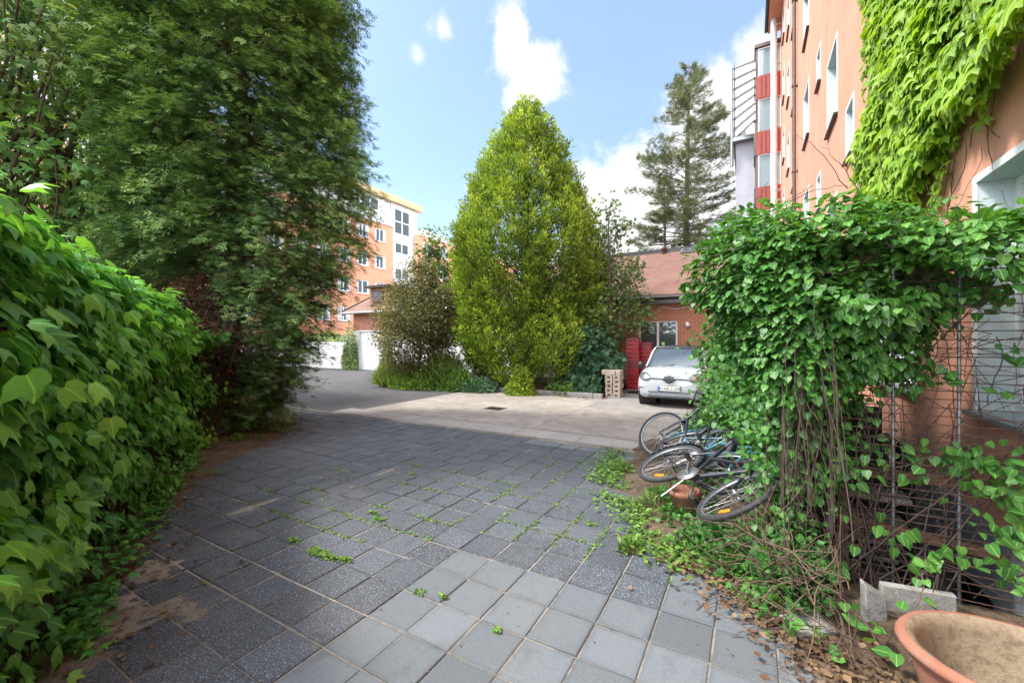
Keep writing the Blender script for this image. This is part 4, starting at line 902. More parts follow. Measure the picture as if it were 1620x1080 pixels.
# ---------------- ivy hedge on the left ----------------
def ivy_hedge():
    pts = [(-2.25, .03), (-3.08, .52), (-4.66, 1.42), (-7.12, 2.84), (-7.5, 3.3), (-7.95, 3.4)]; pts = np.array(pts); seg = np.linalg.norm(np.diff(pts, axis=0), axis=1); cum = np.concatenate([[0], np.cumsum(seg)]); Lt = cum[-1]
    t = thing('ivy_hedge', 'dense wall of cascading green ivy along the left edge of the yard', 'hedge', (-4, 1.2, 0)); off = np.array([4, -1.2, 0])
    def at(s):
        i = np.clip(np.searchsorted(cum, s, side='right')-1, 0, len(seg)-1); f = ((s-cum[i])/seg[i])[:, None]; p = pts[i]*(1-f)+pts[i+1]*f; d = nrm(pts[i+1]-pts[i]); return p, d
    Hs = lambda s: np.interp(s, [0, .95, 2.65, 4.95, 5.6, Lt], [2.17, 2.2, 2.18, 2.02, 1.93, 1.5])
    def surf(s, v):
        """v 0 ground .. 1 top edge .. 1.25 over the top; returns position and outward normal"""
        p, d = at(s); nrm2 = np.column_stack([d[:, 1], -d[:, 0]]); nrm2 = -nrm2*np.sign((nrm2*(-p)).sum(1, keepdims=True))*-1  # faces the yard
        H = Hs(s); vv = np.clip(v, 0, 1); bulge = .12*np.sin(vv*2.6)-.34*np.clip(vv-.62, 0, 1)**1.5*1.9+.10*np.clip(.15-vv, 0, 1)
        over = np.clip(v-1, 0, 1)
        out = bulge-over*1.6
        P = np.column_stack([p+nrm2*out[:, None], H*np.sin(np.clip(vv, 0, 1)*1.5708)**.85])
        N = np.column_stack([nrm2*(1-.75*np.clip(v-.55, 0, .8)/.8)[:, None], np.clip(v-.45, 0, 1)*1.4]); P[:, 2] += .0
        return P, nrm(N)
    # dark core
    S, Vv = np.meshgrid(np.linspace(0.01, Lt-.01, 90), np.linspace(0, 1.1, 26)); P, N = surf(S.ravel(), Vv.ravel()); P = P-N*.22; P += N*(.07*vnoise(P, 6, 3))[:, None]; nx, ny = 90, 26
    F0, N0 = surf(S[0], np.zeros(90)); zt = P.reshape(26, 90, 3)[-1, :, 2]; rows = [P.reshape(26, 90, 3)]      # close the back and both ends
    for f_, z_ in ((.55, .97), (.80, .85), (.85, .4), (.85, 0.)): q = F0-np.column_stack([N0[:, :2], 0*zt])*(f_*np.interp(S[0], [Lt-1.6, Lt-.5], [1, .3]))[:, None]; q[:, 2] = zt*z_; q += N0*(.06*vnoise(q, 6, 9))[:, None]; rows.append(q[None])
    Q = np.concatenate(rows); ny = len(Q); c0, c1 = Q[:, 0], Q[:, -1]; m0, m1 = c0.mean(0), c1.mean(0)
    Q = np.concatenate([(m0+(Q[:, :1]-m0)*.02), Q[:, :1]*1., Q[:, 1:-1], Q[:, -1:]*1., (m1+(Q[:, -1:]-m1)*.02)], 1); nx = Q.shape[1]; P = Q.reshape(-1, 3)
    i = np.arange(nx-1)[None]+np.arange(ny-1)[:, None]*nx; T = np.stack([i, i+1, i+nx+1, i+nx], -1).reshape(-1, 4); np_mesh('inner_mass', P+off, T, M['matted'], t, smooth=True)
    paths = []
    for k in range(420):
        s0 = rng.uniform(.05, Lt-.2); v0 = rng.uniform(.0, 1.05); m = 7; P, N = surf(np.clip(s0+np.linspace(0, rng.uniform(-.5, .5), m), .02, Lt-.02), np.clip(np.linspace(v0, v0-rng.uniform(-.3, .45), m), 0, 1.3)); q = P-N*rng.uniform(.02, .16)+rng.normal(size=(m, 3))*.012+off; paths.append((q, rng.uniform(.002, .005)))
    stems('stems', paths, M['twig'], t, 4)
    n = 14500; s = rng.uniform(.02, Lt, n); v = rng.uniform(0, 1.22, n)
    P, N = surf(s, v)
    # rows of overhanging shoots: leaves cluster along shallow ridges
    rid = vnoise(np.column_stack([P[:, 0]*1.2+P[:, 1]*1.2, P[:, 2]*2.6, s*.7]), 2.4, 6)
    keep = rng.random(n) < np.clip(.62+.5*rid, .22, 1) ; P, N, rid, s, v = P[keep], N[keep], rid[keep], s[keep], v[keep]; n = len(P)
    lift = rng.uniform(-.12, .10, n)+.09*rid+.12*(rng.random(n) < .06); P = P+N*lift[:, None]
    _, d = at(s); d3 = np.column_stack([d, np.zeros(n)])
    down = np.where(v > .9, -.35, -.95)
    D = N*.65+d3*.42+np.column_stack([np.zeros((n, 2)), down])+rng.normal(size=(n, 3))*.34; Nn = N*.62+np.array([0, 0, .85])+rng.normal(size=(n, 3))*.36
    size = rng.uniform(.055, .14, n)*np.interp(s, [0, 1.5, 5], [.98, .95, .88]); P[:, 2] = np.maximum(P[:, 2], .03)
    tone = np.clip(.5+.25*lift/.12*.5+rng.normal(size=n)*.13+.28*np.clip(v-.8, 0, 1)+.05*rid, 0, 1)
    foliage('leaves', leaves(P+off, D, Nn, size, 'ivy', tone), M['L_ivy'], t)
    m = 900; u = rng.random(m); zz = rng.uniform(.03, 2.1, m); F0, N0 = surf(np.full(m, .02), np.zeros(m)); tg = at(np.full(m, .02))[1]; Pe = F0-N0*np.array([1, 1, 0])*(u*.85)[:, None]; Pe[:, 2] = zz; Pe[:, :2] -= tg*rng.uniform(.0, .12, m)[:, None]; o3 = -np.column_stack([tg, np.zeros(m)])
    foliage('end_leaves', leaves(Pe+off, o3*.7+np.array([0, 0, -.9])+rng.normal(size=(m, 3))*.3, o3*.7+np.array([0, 0, .8])+rng.normal(size=(m, 3))*.3, rng.uniform(.06, .13, m), 'ivy', np.clip(rng.normal(.45, .15, m), 0, 1)), M['L_ivy'], t)
    # petioles of the nearest leaves
    idx = rng.permutation(n)[:900]; pt = [(np.array([P[i]-N[i]*.14+np.array([0, 0, -.02]), P[i]-N[i]*.06+np.array([0, 0, .015]), P[i]])+off, .0016) for i in idx]; stems('petioles', pt, M['green_stem'], t, 3)
ivy_hedge()
# ground fringe at the foot of the hedge
def fringe(name, label, pts, n, mat, tmpl, size, h=.12, wdt=.14, kind='stuff', tone0=.45):
    pts = np.array(pts); i = rng.integers(0, len(pts)-1, n); f = rng.random(n)[:, None]; p = pts[i]*(1-f)+pts[i+1]*f+rng.normal(size=(n, 2))*wdt
    cl = nz(p, 5, 9) > -.25; p = p[cl]; n = len(p); P = np.column_stack([p, rng.uniform(.01, h, n)]); o = foliage(name, leaves(P, np.column_stack([rng.normal(size=(n, 2)), rng.uniform(-.2, .5, n)]), np.array([0, 0, 1.])+rng.normal(size=(n, 3))*.35, rng.uniform(size*.5, size*1.2, n), tmpl, np.clip(rng.normal(tone0, .2, n), 0, 1)), M[mat]); return tag(o, label, kind=kind)
fringe('ground_ivy', 'low ivy leaves along the foot of the hedge', [(-2.95, .70), (-3.65, 1.0), (-5.0, 1.82), (-6.3, 2.6), (-7.2, 3.2)], 1000, 'L_ivy', 'ivy', .055, .12, .065)
fringe('weeds', 'small weeds under the big conifer', [(-7.0, 3.9), (-7.6, 4.6), (-8.6, 5.3), (-9.4, 5.9)], 1100, 'L_weed', 'oval', .06, .08, .22)

# ---------------- fence cage and its vine on the right ----------------
FX, FY = .455, 3.40
def mesh_fence():
    t = thing('mesh_fence', 'grey double-wire mesh fence panels caging the light well, tangled with dry stems', 'fence', (FX, FY, 0)); H = 2.1
    for x in (0, .31, .60, .88): 
        b = MB(); b.tube([(x if x else 0, 0, -.02), (x, 0, H)], .017 if x in (0, .88) else .009, 8); b.build('post', M['galv'], t)
    b = MB(); b.tube([(1.0, 0, 0), (1.0, 0, H)], .012, 6)
    for y in (.85, 1.7, 2.55): pass
    b.build('post', M['galv'], t)
    for y in (.9, 1.8, 2.8): b = MB(); b.tube([(0, y, -.02), (0, y, H)], .016, 8); b.build('post', M['galv'], t)
    b = MB(); z = .06; k = 0
    while z < H: b.tube([(-.01, -.012, z), (W-FX, -.012, z)], .0032, 5, cap=False); z += .05; k += 1
    x = .05
    b2 = b; b2.build('wire_panel', M['rust'], t)
    b = MB(); z = .06
    while z < H: b.tube([(-.012, .0, z), (-.012, 2.9, z)], .0028, 5, cap=False); z += .05
    y = .05
    while y < 2.9: b.tube([(-.018, y, .04), (-.018, y, H)], .0028, 5, cap=False); y += .05
    b.build('wire_panel', M['galv_dk'], t)
    b = MB(); b.box((0, -.03, -.05), (W-FX-.04, .03, .05), bev=.006); b.build('base_kerb', M['conc_old'], t)
mesh_fence()
def wood_stair():
    t = thing('wooden_steps', 'brown timber post with rails and grey treads going down behind the mesh fence', 'steps', (.5, 3.6, 0))
    Mi = M['wood']; b = MB(); b.box((.02, .02, -1.2), (.085, .085, .80), bev=.004); b.build('post', Mi, t)
    b = MB(); b.box((.05, .03, .735), (.80, .075, .79), bev=.004); b.build('rail', Mi, t)
    b = MB(); Mx = Matrix.Translation((.05, .03, .40)) @ Matrix.Rotation(.10, 4, 'Y'); b.box((0, 0, 0), (.78, .04, .065), M=Mx, bev=.004); b.build('rail', Mi, t)
    for k, z in enumerate((.56, .36, .18, .02, -.16, -.34)):
        b = MB(); b.box((.09, .14+.10*k, z), (.44, .36+.10*k, z+.028), bev=.003); b.build('tread', M['conc_old'], t)
    b = MB(); b.box((.45, .14, -1.2), (.475, .9, .9)); b.build('side_dark_sheet', M['dark_void'], t)  # near-black sheet, the shade of the recess beside the treads put into colour
    b = MB(); b.box((.02, .98, -1.2), (.46, 1.0, 1.1)); b.build('back_dark_sheet', M['dark_void'], t)  # near-black sheet, the dark depth behind the treads put into colour
wood_stair()

def big_vine():
    t = thing('vine_thicket', 'mass of heart-leaved vine spilling over the mesh fence with dry stems beneath', 'vine', (0, 4, 0)); off = np.array([0, -4, 0.])
    E = [ # centre, radii, leaf count, up threshold, tone
     ((.10, 4.35, 1.72), (.42, .95, .78), 3600, -.35, .42), ((.10, 3.75, 2.02), (.48, .55, .58), 2300, -.25, .5), ((.62, 3.45, 2.06), (.50, .42, .47), 2500, -.75, .5),
     ((1.15, 3.38, 2.09), (.45, .40, .34), 1700, -.7, .48), ((1.55, 3.2, 2.14), (.35, .4, .26), 700, -.6, .48), ((.7, 4.3, 2.22), (.8, .9, .38), 1500, .0, .55), ((.04, 5.4, 1.55), (.40, .75, .90), 2200, -.5, .5),
     ((.3, 5.2, 2.2), (.7, .8, .5), 1300, -.1, .55), ((.27, 3.42, 1.62), (.30, .28, .60), 1700, -.9, .38), ((.60, 3.36, 1.78), (.30, .18, .36), 800, -.9, .38), ((.22, 4.1, .95), (.22, .6, .5), 400, -.6, .36),
     ((.0, 5.7, .5), (.4, .8, .55), 1900, -.2, .45), ((-.30, 6.6, .3), (.55, .8, .45), 1900, -.1, .55), ((-.18, 7.8, .35), (.42, .9, .85), 1800, -.1, .6), ((-.2, 6.4, 1.1), (.45, .6, .8), 1500, -.4, .55)]
    ch = []; pos = []
    for c, r, n, up, tn in E:
        n = int(n*1.75); p, nn = ellips(c, r, n, up, (.72, 1.07)); p = p+nn*(.14*vnoise(p, 5, 8))[:, None]; n = len(p)
        k = (p[:, 0] < W-.03) & (p[:, 2] > .02) & (vnoise(p, 6.5, 14) > -.72); p, nn = p[k], nn[k]; n = len(p)
        D = nn*.7+np.array([0, 0, -.62])+rng.normal(size=(n, 3))*.34; N = nn*.35+np.array([0, 0, 1.])+rng.normal(size=(n, 3))*.25
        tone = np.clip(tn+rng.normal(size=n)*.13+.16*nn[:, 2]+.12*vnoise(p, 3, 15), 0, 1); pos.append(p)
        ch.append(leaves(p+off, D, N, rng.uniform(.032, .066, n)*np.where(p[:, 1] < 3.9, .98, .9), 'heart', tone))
    # leaf groups on the curtain and on the mesh
    def group(c, sg, n, tn=.4, sz=.075):
        p = np.array(c)+rng.normal(size=(n, 3))*np.array(sg); p = p[p[:, 0] < W-.04]; n = len(p); pos.append(p)
        ch.append(leaves(p+off, rng.normal(size=(n, 3))*.45+np.array([.1, -.5, -.6]), np.array([.15, -.75, .75])+rng.normal(size=(n, 3))*.3, rng.uniform(sz*.45, sz*.85, n), 'heart', np.clip(rng.normal(tn, .13, n), 0, 1)))
    for px, py, Z, n, s_ in ((1290, 600, 2.75, 60, .10), (1330, 610, 2.7, 40, .09), (1400, 560, 2.6, 26, .07), (1470, 480, 2.5, 30, .10), (1365, 580, 2.6, 34, .08), (1510, 480, 2.4, 16, .06), (1440, 600, 2.5, 9, .05), (1500, 590, 2.4, 6, .04),
                             (1250, 760, 2.9, 60, .12), (1330, 745, 2.65, 40, .07), (1310, 700, 2.7, 30, .06), (1400, 715, 2.6, 26, .07), (1460, 730, 2.5, 16, .06), (1530, 715, 2.35, 20, .05), (1565, 755, 2.3, 22, .06), (1600, 800, 2.25, 40, .06), (1600, 850, 2.2, 34, .05),
                             (1590, 740, 2.25, 26, .05), (1420, 840, 2.4, 14, .05), (1530, 880, 2.2, 12, .04), (1600, 905, 2.15, 16, .04), (1240, 640, 2.9, 45, .10), (1215, 700, 3.0, 45, .10), (1270, 530, 2.8, 60, .12), (1250, 850, 2.7, 36, .08), (1300, 890, 2.6, 26, .07), (1575, 610, 2.25, 5, .03), (1600, 560, 2.25, 8, .04), (1180, 560, 3.2, 130, .16), (1165, 620, 4.7, 160, .16), (1225, 620, 3.1, 90, .10), (1235, 720, 3.0, 80, .12), (1250, 600, 2.95, 90, .12), (1270, 660, 2.85, 60, .10), (1280, 780, 2.75, 50, .09), (1225, 660, 3.05, 90, .13), (1260, 700, 2.9, 90, .12), (1290, 560, 2.8, 90, .12), (1245, 800, 2.95, 80, .12), (1290, 690, 2.75, 60, .10), (1230, 870, 2.85, 60, .12), (1205, 650, 3.3, 140, .14), (1240, 640, 2.98, 110, .14), (1265, 620, 2.88, 110, .14), (1200, 600, 3.4, 130, .16), (1290, 640, 2.78, 70, .10), (1275, 740, 2.8, 70, .10), (1240, 760, 2.95, 80, .10)):
        c = AT(px, Z, CH-(py-540)/F*Z); group(c, (s_*1.2, .05, s_), n, .42, .085 if Z < 2.7 else .07)
    n = 5200; y = rng.uniform(3.24, 5.2, n); x = np.where(y < 3.42, rng.uniform(.05, .52, n), FX-.06-rng.uniform(.08, .30, n)); P = np.column_stack([x, y, rng.uniform(.15, 2.0, n)])
    k = vnoise(P, 6, 61) > -.15+.25*(P[:, 2] < 1.0); P = P[k]; n = len(P); ch.append(leaves(P+off, np.array([-.3, -.3, -.8])+rng.normal(size=(n, 3))*.4, np.array([-.35, -.6, .8])+rng.normal(size=(n, 3))*.3, rng.uniform(.03, .062, n), 'heart', np.clip(rng.normal(.4, .15, n), 0, 1)))
    foliage('leaves', ch, M['L_vine'], t)
    # dense curtain of hanging dry stems under the canopy + tangle over the mesh
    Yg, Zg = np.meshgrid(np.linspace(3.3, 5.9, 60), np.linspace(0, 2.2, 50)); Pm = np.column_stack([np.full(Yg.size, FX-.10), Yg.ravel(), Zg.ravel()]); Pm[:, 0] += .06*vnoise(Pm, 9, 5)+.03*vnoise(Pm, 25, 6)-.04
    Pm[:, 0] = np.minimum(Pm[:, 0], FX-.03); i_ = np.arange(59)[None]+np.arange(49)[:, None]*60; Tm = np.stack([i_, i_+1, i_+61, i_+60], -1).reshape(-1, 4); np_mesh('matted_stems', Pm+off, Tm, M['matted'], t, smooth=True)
    paths = []
    for k in range(1000):
        y = rng.uniform(3.28, 5.6); x = FX-.04-rng.uniform(.0, .16); z1 = rng.uniform(1.3, 2.3); L = z1*rng.uniform(.25, .95)
        if rng.random() < .07: y = rng.uniform(3.25, 3.38); x = rng.uniform(.1, .5)
        q = wander((x+rng.normal()*.08, y, z1), (rng.normal()*.12, rng.normal()*.2, -1), L, 11, .15, .06); q[:, 0] = np.clip(FX-.14+(q[:, 0]-FX+.14)*.6, .18, FX-.02); paths.append((q+off, rng.uniform(.001, .003)))
    stems('hanging_stems', paths, M['twig_red'], t, 4)
    paths = []
    for k in range(150):       # tangle over the front mesh
        x = FX+rng.beta(1.1, 1.5)*.85; y = 3.38+rng.normal()*.03; z = rng.uniform(.1, 2.1); a = rng.normal()*.6+(1.57 if rng.random() < .62 else 0); q = wander((x, y, z), (math.cos(a)*.8, rng.normal()*.05, math.sin(a)), rng.uniform(.3, 1.0), 9, .20, .0)
        q[:, 1] = 3.385+(q[:, 1]-3.385)*.3; q[:, 0] = np.clip(q[:, 0], .2, W-.03); q[:, 2] = np.clip(q[:, 2], .02, 2.3); paths.append((q+off, rng.uniform(.001, .0028)))
    for k in range(34):
        q = wander((rng.uniform(.3, .95), 3.36, rng.uniform(.0, .1)), (rng.normal()*.35, -.02, 1), rng.uniform(.8, 1.9), 12, .12, 0.); q[:, 1] = 3.37+(q[:, 1]-3.37)*.3; q[:, 0] = np.clip(q[:, 0], .1, W-.03); q[:, 2] = np.clip(q[:, 2], -.02, 2.3); paths.append((q+off, np.linspace(.006, .002, 12)))
    # bare arching shoots over the top and inner twigs carrying the leaves
    for c, r, n, up, tn in E:
        for k in range(11):
            d = unit(1)[0]; d[2] = abs(d[2]); p = np.array(c)+d*np.array(r)*.75; q = wander(p, np.array([d[1], -d[0], .2])+rng.normal(size=3)*.5, rng.uniform(.3, .7), 8, .2, .04); q[:, 0] = np.minimum(q[:, 0], W-.03); paths.append((q+off, rng.uniform(.0012, .0024)))
    for a, e, z1 in (((1210, 340), (1340, 295), .15), ((1340, 300), (1262, 215), 0), ((1360, 310), (1300, 238), 0), ((1180, 370), (1215, 290), 0), ((1400, 300), (1385, 230), 0), ((1540, 300), (1490, 235), 0), ((1560, 320), (1460, 255), .0), ((1600, 300), (1510, 230), 0)):
        Z = 3.1; p0 = np.array(AT(a[0], Z, CH-(a[1]-540)/F*Z)); p1 = np.array(AT(e[0], Z, CH-(e[1]-540)/F*Z)); u = np.linspace(0, 1, 9)[:, None]; q = p0+(p1-p0)*u; q[:, 2] += np.sin(u[:, 0]*3)*.06; q = q+rng.normal(size=q.shape)*.006; q[:, 0] = np.minimum(q[:, 0], W-.03); paths.append((q+off, np.linspace(.004, .0015, 9)))
    stems('fence_tangle', paths, M['twig_red'], t, 4)
big_vine()

def dry_bank():
    # ground cover bank under the vine: small leaves + litter
    t = thing('creeper_mound', 'low mound of small-leaved creeper spilling onto the slabs beneath the bicycles', 'creeper', (-.1, 3.7, 0)); off = np.array([.1, -3.7, 0]); ch = []
    for c, r, n, tn in (((.24, 3.45, .0), (.22, .35, .50), 2600, .36), ((-.12, 3.7, .0), (.40, .5, .20), 2300, .4), ((.18, 3.2, .0), (.26, .32, .30), 900, .3), ((-.5, 4.4, .0), (.42, .6, .14), 1500, .42), ((-.3, 5.0, .0), (.5, .6, .25), 1500, .42)):
        p, nn = ellips(c, r, n, 0., (.5, 1.08)); p = p+nn*(.08*vnoise(p, 7, 2))[:, None]; k = (p[:, 0] < FX-.03) & (p[:, 2] > .01); p, nn = p[k], nn[k]; n = len(p)
        ch.append(leaves(p+off, nn*.8+rng.normal(size=(n, 3))*.5, nn*.5+np.array([0, 0, .8])+rng.normal(size=(n, 3))*.35, rng.uniform(.022, .05, n), 'heart', np.clip(tn+rng.normal(size=n)*.15, 0, 1)))
    foliage('leaves', ch, M['L_vine'], t); paths = []
    for k in range(380):
        x = rng.uniform(.05, .44); y = rng.uniform(2.85, 4.2); q = wander((x, y, rng.uniform(.02, .35)), (rng.normal(), rng.normal(), .3), rng.uniform(.25, .8), 7, .3, .05); q[:, 2] = np.maximum(q[:, 2], .01); q[:, 0] = np.minimum(q[:, 0], FX-.02); paths.append((q+off, rng.uniform(.0015, .004)))
    stems('stems', paths, M['twig'], t, 4)
dry_bank()

def wall_ivy():
    t = thing('wall_ivy', 'bright lime green ivy sheet hanging on the orange wall at the upper right', 'ivy', (W, 5, 4)); off = np.array([-W, -5, -4])
    # outline on the wall in (y, z): lower edge rises to the right of the picture
    lo_y = [-.5, 3.3, 3.75, 4.2, 4.7, 5.1, 5.6, 6.1, 6.55, 6.95]; lo_z = [4.0, 3.05, 3.15, 3.2, 2.95, 2.75, 2.75, 2.8, 3.0, 3.8]
    far_z = [2.6, 3.4, 4.3, 5.2, 6.2, 9]; far_y = [6.6, 6.92, 6.55, 6.45, 5.95, 5.2]
    n = 26000; y = rng.uniform(1.2, 7.1, n); z = rng.uniform(2.6, 7.5, n)
    e = .16*vnoise(np.column_stack([y, z, 0*y]), 4, 3)+.07*vnoise(np.column_stack([y, z, 0*y]), 11, 4)
    k = (z > np.interp(y, lo_y, lo_z)+e) & (y < np.interp(z, far_z, far_y)+e); y, z = y[k], z[k]; n = len(y)
    rid = vnoise(np.column_stack([y*2+z*.8, z*1.6, 0*y]), 2.2, 5); k = rng.random(n) < np.clip(.85+.35*rid, .4, 1); y, z, rid = y[k], z[k], rid[k]; n = len(y)
    x = W-.05-rng.uniform(0, .16, n)-.08*np.clip(rid, 0, 1)
    P = np.column_stack([x, y, z]); D = np.array([-.55, -.10, -1.0])+rng.normal(size=(n, 3))*.25; N = np.array([-.85, -.15, .55])+rng.normal(size=(n, 3))*.28
    ch = [leaves(P+off, D, N, rng.uniform(.06, .13, n), 'ivy', np.clip(.5+rng.normal(size=n)*.16+.12*rid, 0, 1))]
    paths = []
    for k in range(9):
        y0 = rng.uniform(3.4, 5.0); z0 = np.interp(y0, lo_y, lo_z)+.35; q = wander((W-.02, y0, z0), (0, rng.uniform(-.4, .6), -1), rng.uniform(.4, 1.0), 10, .12, 0); q[:, 0] = W-.012-rng.uniform(0, .01, 10); paths.append((q+off, .003))
        if k < 4:
            m = 26; i = rng.integers(3, 10, m); p = q[i]+rng.normal(size=(m, 3))*.05; p[:, 0] = W-.05; ch.append(leaves(p+off, np.array([-.4, 0, -1])+rng.normal(size=(m, 3))*.3, np.array([-.9, 0, .4])+rng.normal(size=(m, 3))*.3, rng.uniform(.04, .09, m), 'ivy', rng.uniform(.3, .8, m)))
    for k in range(160):
        y0 = rng.uniform(2.2, 6.4); z0 = rng.uniform(2.9, 6.5); 
        if z0 < np.interp(y0, lo_y, lo_z): continue
        q = wander((W-.03, y0, z0), (0, -.5, 1), rng.uniform(.3, .9), 7, .15, 0); q[:, 0] = W-.03; paths.append((q+off, .003))
    stems('stems', paths, M['twig'], t, 4); foliage('leaves', ch, M['L_lime'], t)
wall_ivy()
# ---------------- parked car ----------------
def parked_car():
    t = thing('parked_car', 'small white hatchback parked nose to the yard in front of the brick house', 'car', (-1.74, 10.86, 0))
    # section table along y: y, half width low, half width mid, half width belt, z sill, z belt, z centre top
    S = np.array([(0.00, .56, .60, .46, .32, .70, .74), (.04, .66, .70, .58, .26, .77, .81), (.12, .74, .775, .66, .22, .83, .875), (.30, .79, .815, .71, .20, .89, .94), (.60, .80, .825, .73, .19, .94, .985), (.95, .80, .825, .74, .19, .965, 1.01), (1.3, .80, .825, .745, .19, .975, 1.015),
                  (2.2, .80, .825, .75, .18, .985, 1.0), (3.1, .79, .82, .74, .2, 1.01, 1.02), (3.45, .74, .78, .68, .26, 1.0, 1.01), (3.6, .62, .66, .58, .36, .92, .93)])
    yy = np.concatenate([np.linspace(0, .4, 22), np.linspace(.43, 3.6, 110)]); nv = 46; V = []
    for y in yy:
        s = [np.interp(y, S[:, 0], S[:, k]) for k in range(1, 7)]
        if 0 < y < 3.5: s = [np.mean([np.interp(min(3.6, max(0, y+d)), S[:, 0], S[:, k]) for d in (-.05, 0, .05)]) for k in range(1, 7)]
        hl, hm, hb, zs, zb, zt = s
        key = np.array([(0, zs), (hl*.8, zs), (hl*.97, zs+.05), (hm, zs+.22), (hm*1.0, (zs+zb)/2+.04), (hm*.965, zb-.10), (hb+.02, zb-.02), (hb*.9, zb+.015), (hb*.55, zt-.012), (0, zt)])
        d = np.concatenate([[0], np.cumsum(np.linalg.norm(np.diff(key, axis=0), axis=1))]); u = np.linspace(0, d[-1], nv); q = np.column_stack([np.interp(u, d, key[:, 0]), np.interp(u, d, key[:, 1])])
        for _ in range(2): q[1:-1] = .25*q[:-2]+.5*q[1:-1]+.25*q[2:]
        full = np.concatenate([q, q[::-1][1:-1]*np.array([-1, 1])]); V.append(np.column_stack([full[:, 0], np.full(len(full), y), full[:, 1]]))
    n = len(V[0]); m = len(V); V = np.concatenate(V); i = np.arange(n)[None]; j = np.arange(m-1)[:, None]*n; T = np.stack([i+j, j+n+i, j+n+(i+1) % n, j+(i+1) % n], -1).reshape(-1, 4)
    cen = V[T].mean(1); wh = np.zeros(len(T), bool)
    for wy in (.66, 2.98): wh |= (np.abs(cen[:, 0]) > .56) & (np.hypot(cen[:, 1]-wy, cen[:, 2]-.30) < .345)
    bvh = BVHTree.FromPolygons([tuple(v) for v in V], [tuple(f) for f in T])
    caps = [[k for k in range(n)], [n*(m-1)+k for k in range(n)][::-1]]
    me = bpy.data.meshes.new('body'); me.from_pydata([tuple(v) for v in V], [], [tuple(int(a) for a in f) for f in T[~wh]]+caps); me.polygons.foreach_set('use_smooth', [True]*len(me.polygons)); me.update(); body = link_mesh('body', me, M['carpaint'], t)
    def fy(x, z):
        h = bvh.ray_cast(Vector((x, -1, z)), Vector((0, 1, 0))); return h[0].y if h[0] is not None else (.0 if abs(x) < .5 else .3)
    def patch(name, rows, mat, parent=body, lift=.006, th=.0):
        """rows: list of rows of (x,z) laid on the nose of the car"""
        b = MB(); R_, Cc = len(rows), len(rows[0]); vs = [(x, fy(x, z)-lift-(th*0), z) for r in rows for x, z in r]; bs = [(x, y+.03, z) for x, y, z in vs]
        fs = [(a*Cc+k, a*Cc+k+1, (a+1)*Cc+k+1, (a+1)*Cc+k) for a in range(R_-1) for k in range(Cc-1)]; b.add(vs, fs, 0, True)
        ring = list(range(Cc))+[a*Cc+Cc-1 for a in range(1, R_)]+[(R_-1)*Cc+k for k in range(Cc-2, -1, -1)]+[a*Cc for a in range(R_-2, 0, -1)]
        b.add([vs[k] for k in ring]+[bs[k] for k in ring], [(k, (k+1) % len(ring), len(ring)+(k+1) % len(ring), len(ring)+k) for k in range(len(ring))]); return b.build(name, mat, parent)
    def oval(cx, cz, rx, rz, tilt, f=1.): return [[(cx+rx*f*r*math.cos(a)*math.cos(tilt)-rz*f*r*math.sin(a)*math.sin(tilt), cz+rz*f*r*math.sin(a)*math.cos(tilt)+rx*f*r*math.cos(a)*math.sin(tilt)) for a in np.linspace(0, 6.283, 25)] for r in (.02, .4, .7, .9, 1.0)]
    for s in (-1, 1):
        hl = patch('headlight', oval(s*.60, .765, .165, .098, s*.22), M['blackplastic'], lift=.014); patch('lens', oval(s*.60, .765, .145, .08, s*.22), M['lens'], hl, .024)
        patch('bulb', oval(s*.56, .76, .045, .045, 0), M['chrome'], hl, .03)
        # bumper side bracket
        for r in ([[(s*.735, z), (s*.752, z)] for z in np.linspace(.33, .49, 5)], [[(s*x, .485), (s*x, .50)] for x in np.linspace(.62, .75, 5)]): patch('bumper_trim', r, M['blackplastic'], lift=.012)
    # grille band dipping round the badge
    xs = np.linspace(-.46, .46, 41); lo = [(x, .71-.10*max(0, 1-abs(x)/.17)**.8) for x in xs]; hi = [(x, .785+.03*max(0, 1-abs(x)/.12)) for x in xs]
    g = patch('grille', [[(a[0], a[1]+(c[1]-a[1])*f) for a, c in zip(lo, hi)] for f in (0, .33, .66, 1)], M['blackplastic'], lift=.016)
    for s in (-1, 1): patch('grille_bar', [[(s*x, .750), (s*x, .762)] for x in np.linspace(.12, .46, 10)], M['chrome'], g, .022)
    # diamond badge, open in the middle
    b = MB(); o = [(0, .075), (.052, 0), (0, -.075), (-.052, 0)]; i_ = [(0, .038), (.022, 0), (0, -.038), (-.022, 0)]; y0 = fy(0, .70)-.035
    vs = [(x, y0, .705+z) for x, z in o]+[(x, y0, .705+z) for x, z in i_]+[(x, y0+.025, .705+z) for x, z in o]+[(x, y0+.025, .705+z) for x, z in i_]
    b.add(vs, [(k, 4+k, 4+(k+1) % 4, (k+1) % 4) for k in range(4)]+[(k, (k+1) % 4, 8+(k+1) % 4, 8+k) for k in range(4)]+[(4+k, 12+k, 12+(k+1) % 4, 4+(k+1) % 4) for k in range(4)]); b.build('badge', M['chrome'], g)
    # number plate with characters
    yp = min(fy(0, .49), fy(.25, .49))-.03; b = MB(); b.box((-.26, yp, .433), (.26, yp+.02, .543), bev=.003); pl = b.build('number_plate', M['plate'], body); b = MB(); b.box((-.255, yp-.002, .438), (-.215, yp-.0005, .538)); b.build('plate_band', M['plateblue'], pl); b = MB(); b.box((-.272, yp+.0205, .423), (.272, yp+.03, .553)); b.build('plate_holder', M['blackplastic'], pl)
    cu = bpy.data.curves.new('plate_text', 'FONT'); cu.body = 'N\u00b7AB 2129E'; cu.size = .105; cu.extrude = .001; cu.align_x = 'CENTER'; cu.align_y = 'CENTER'; cu.space_character = .95
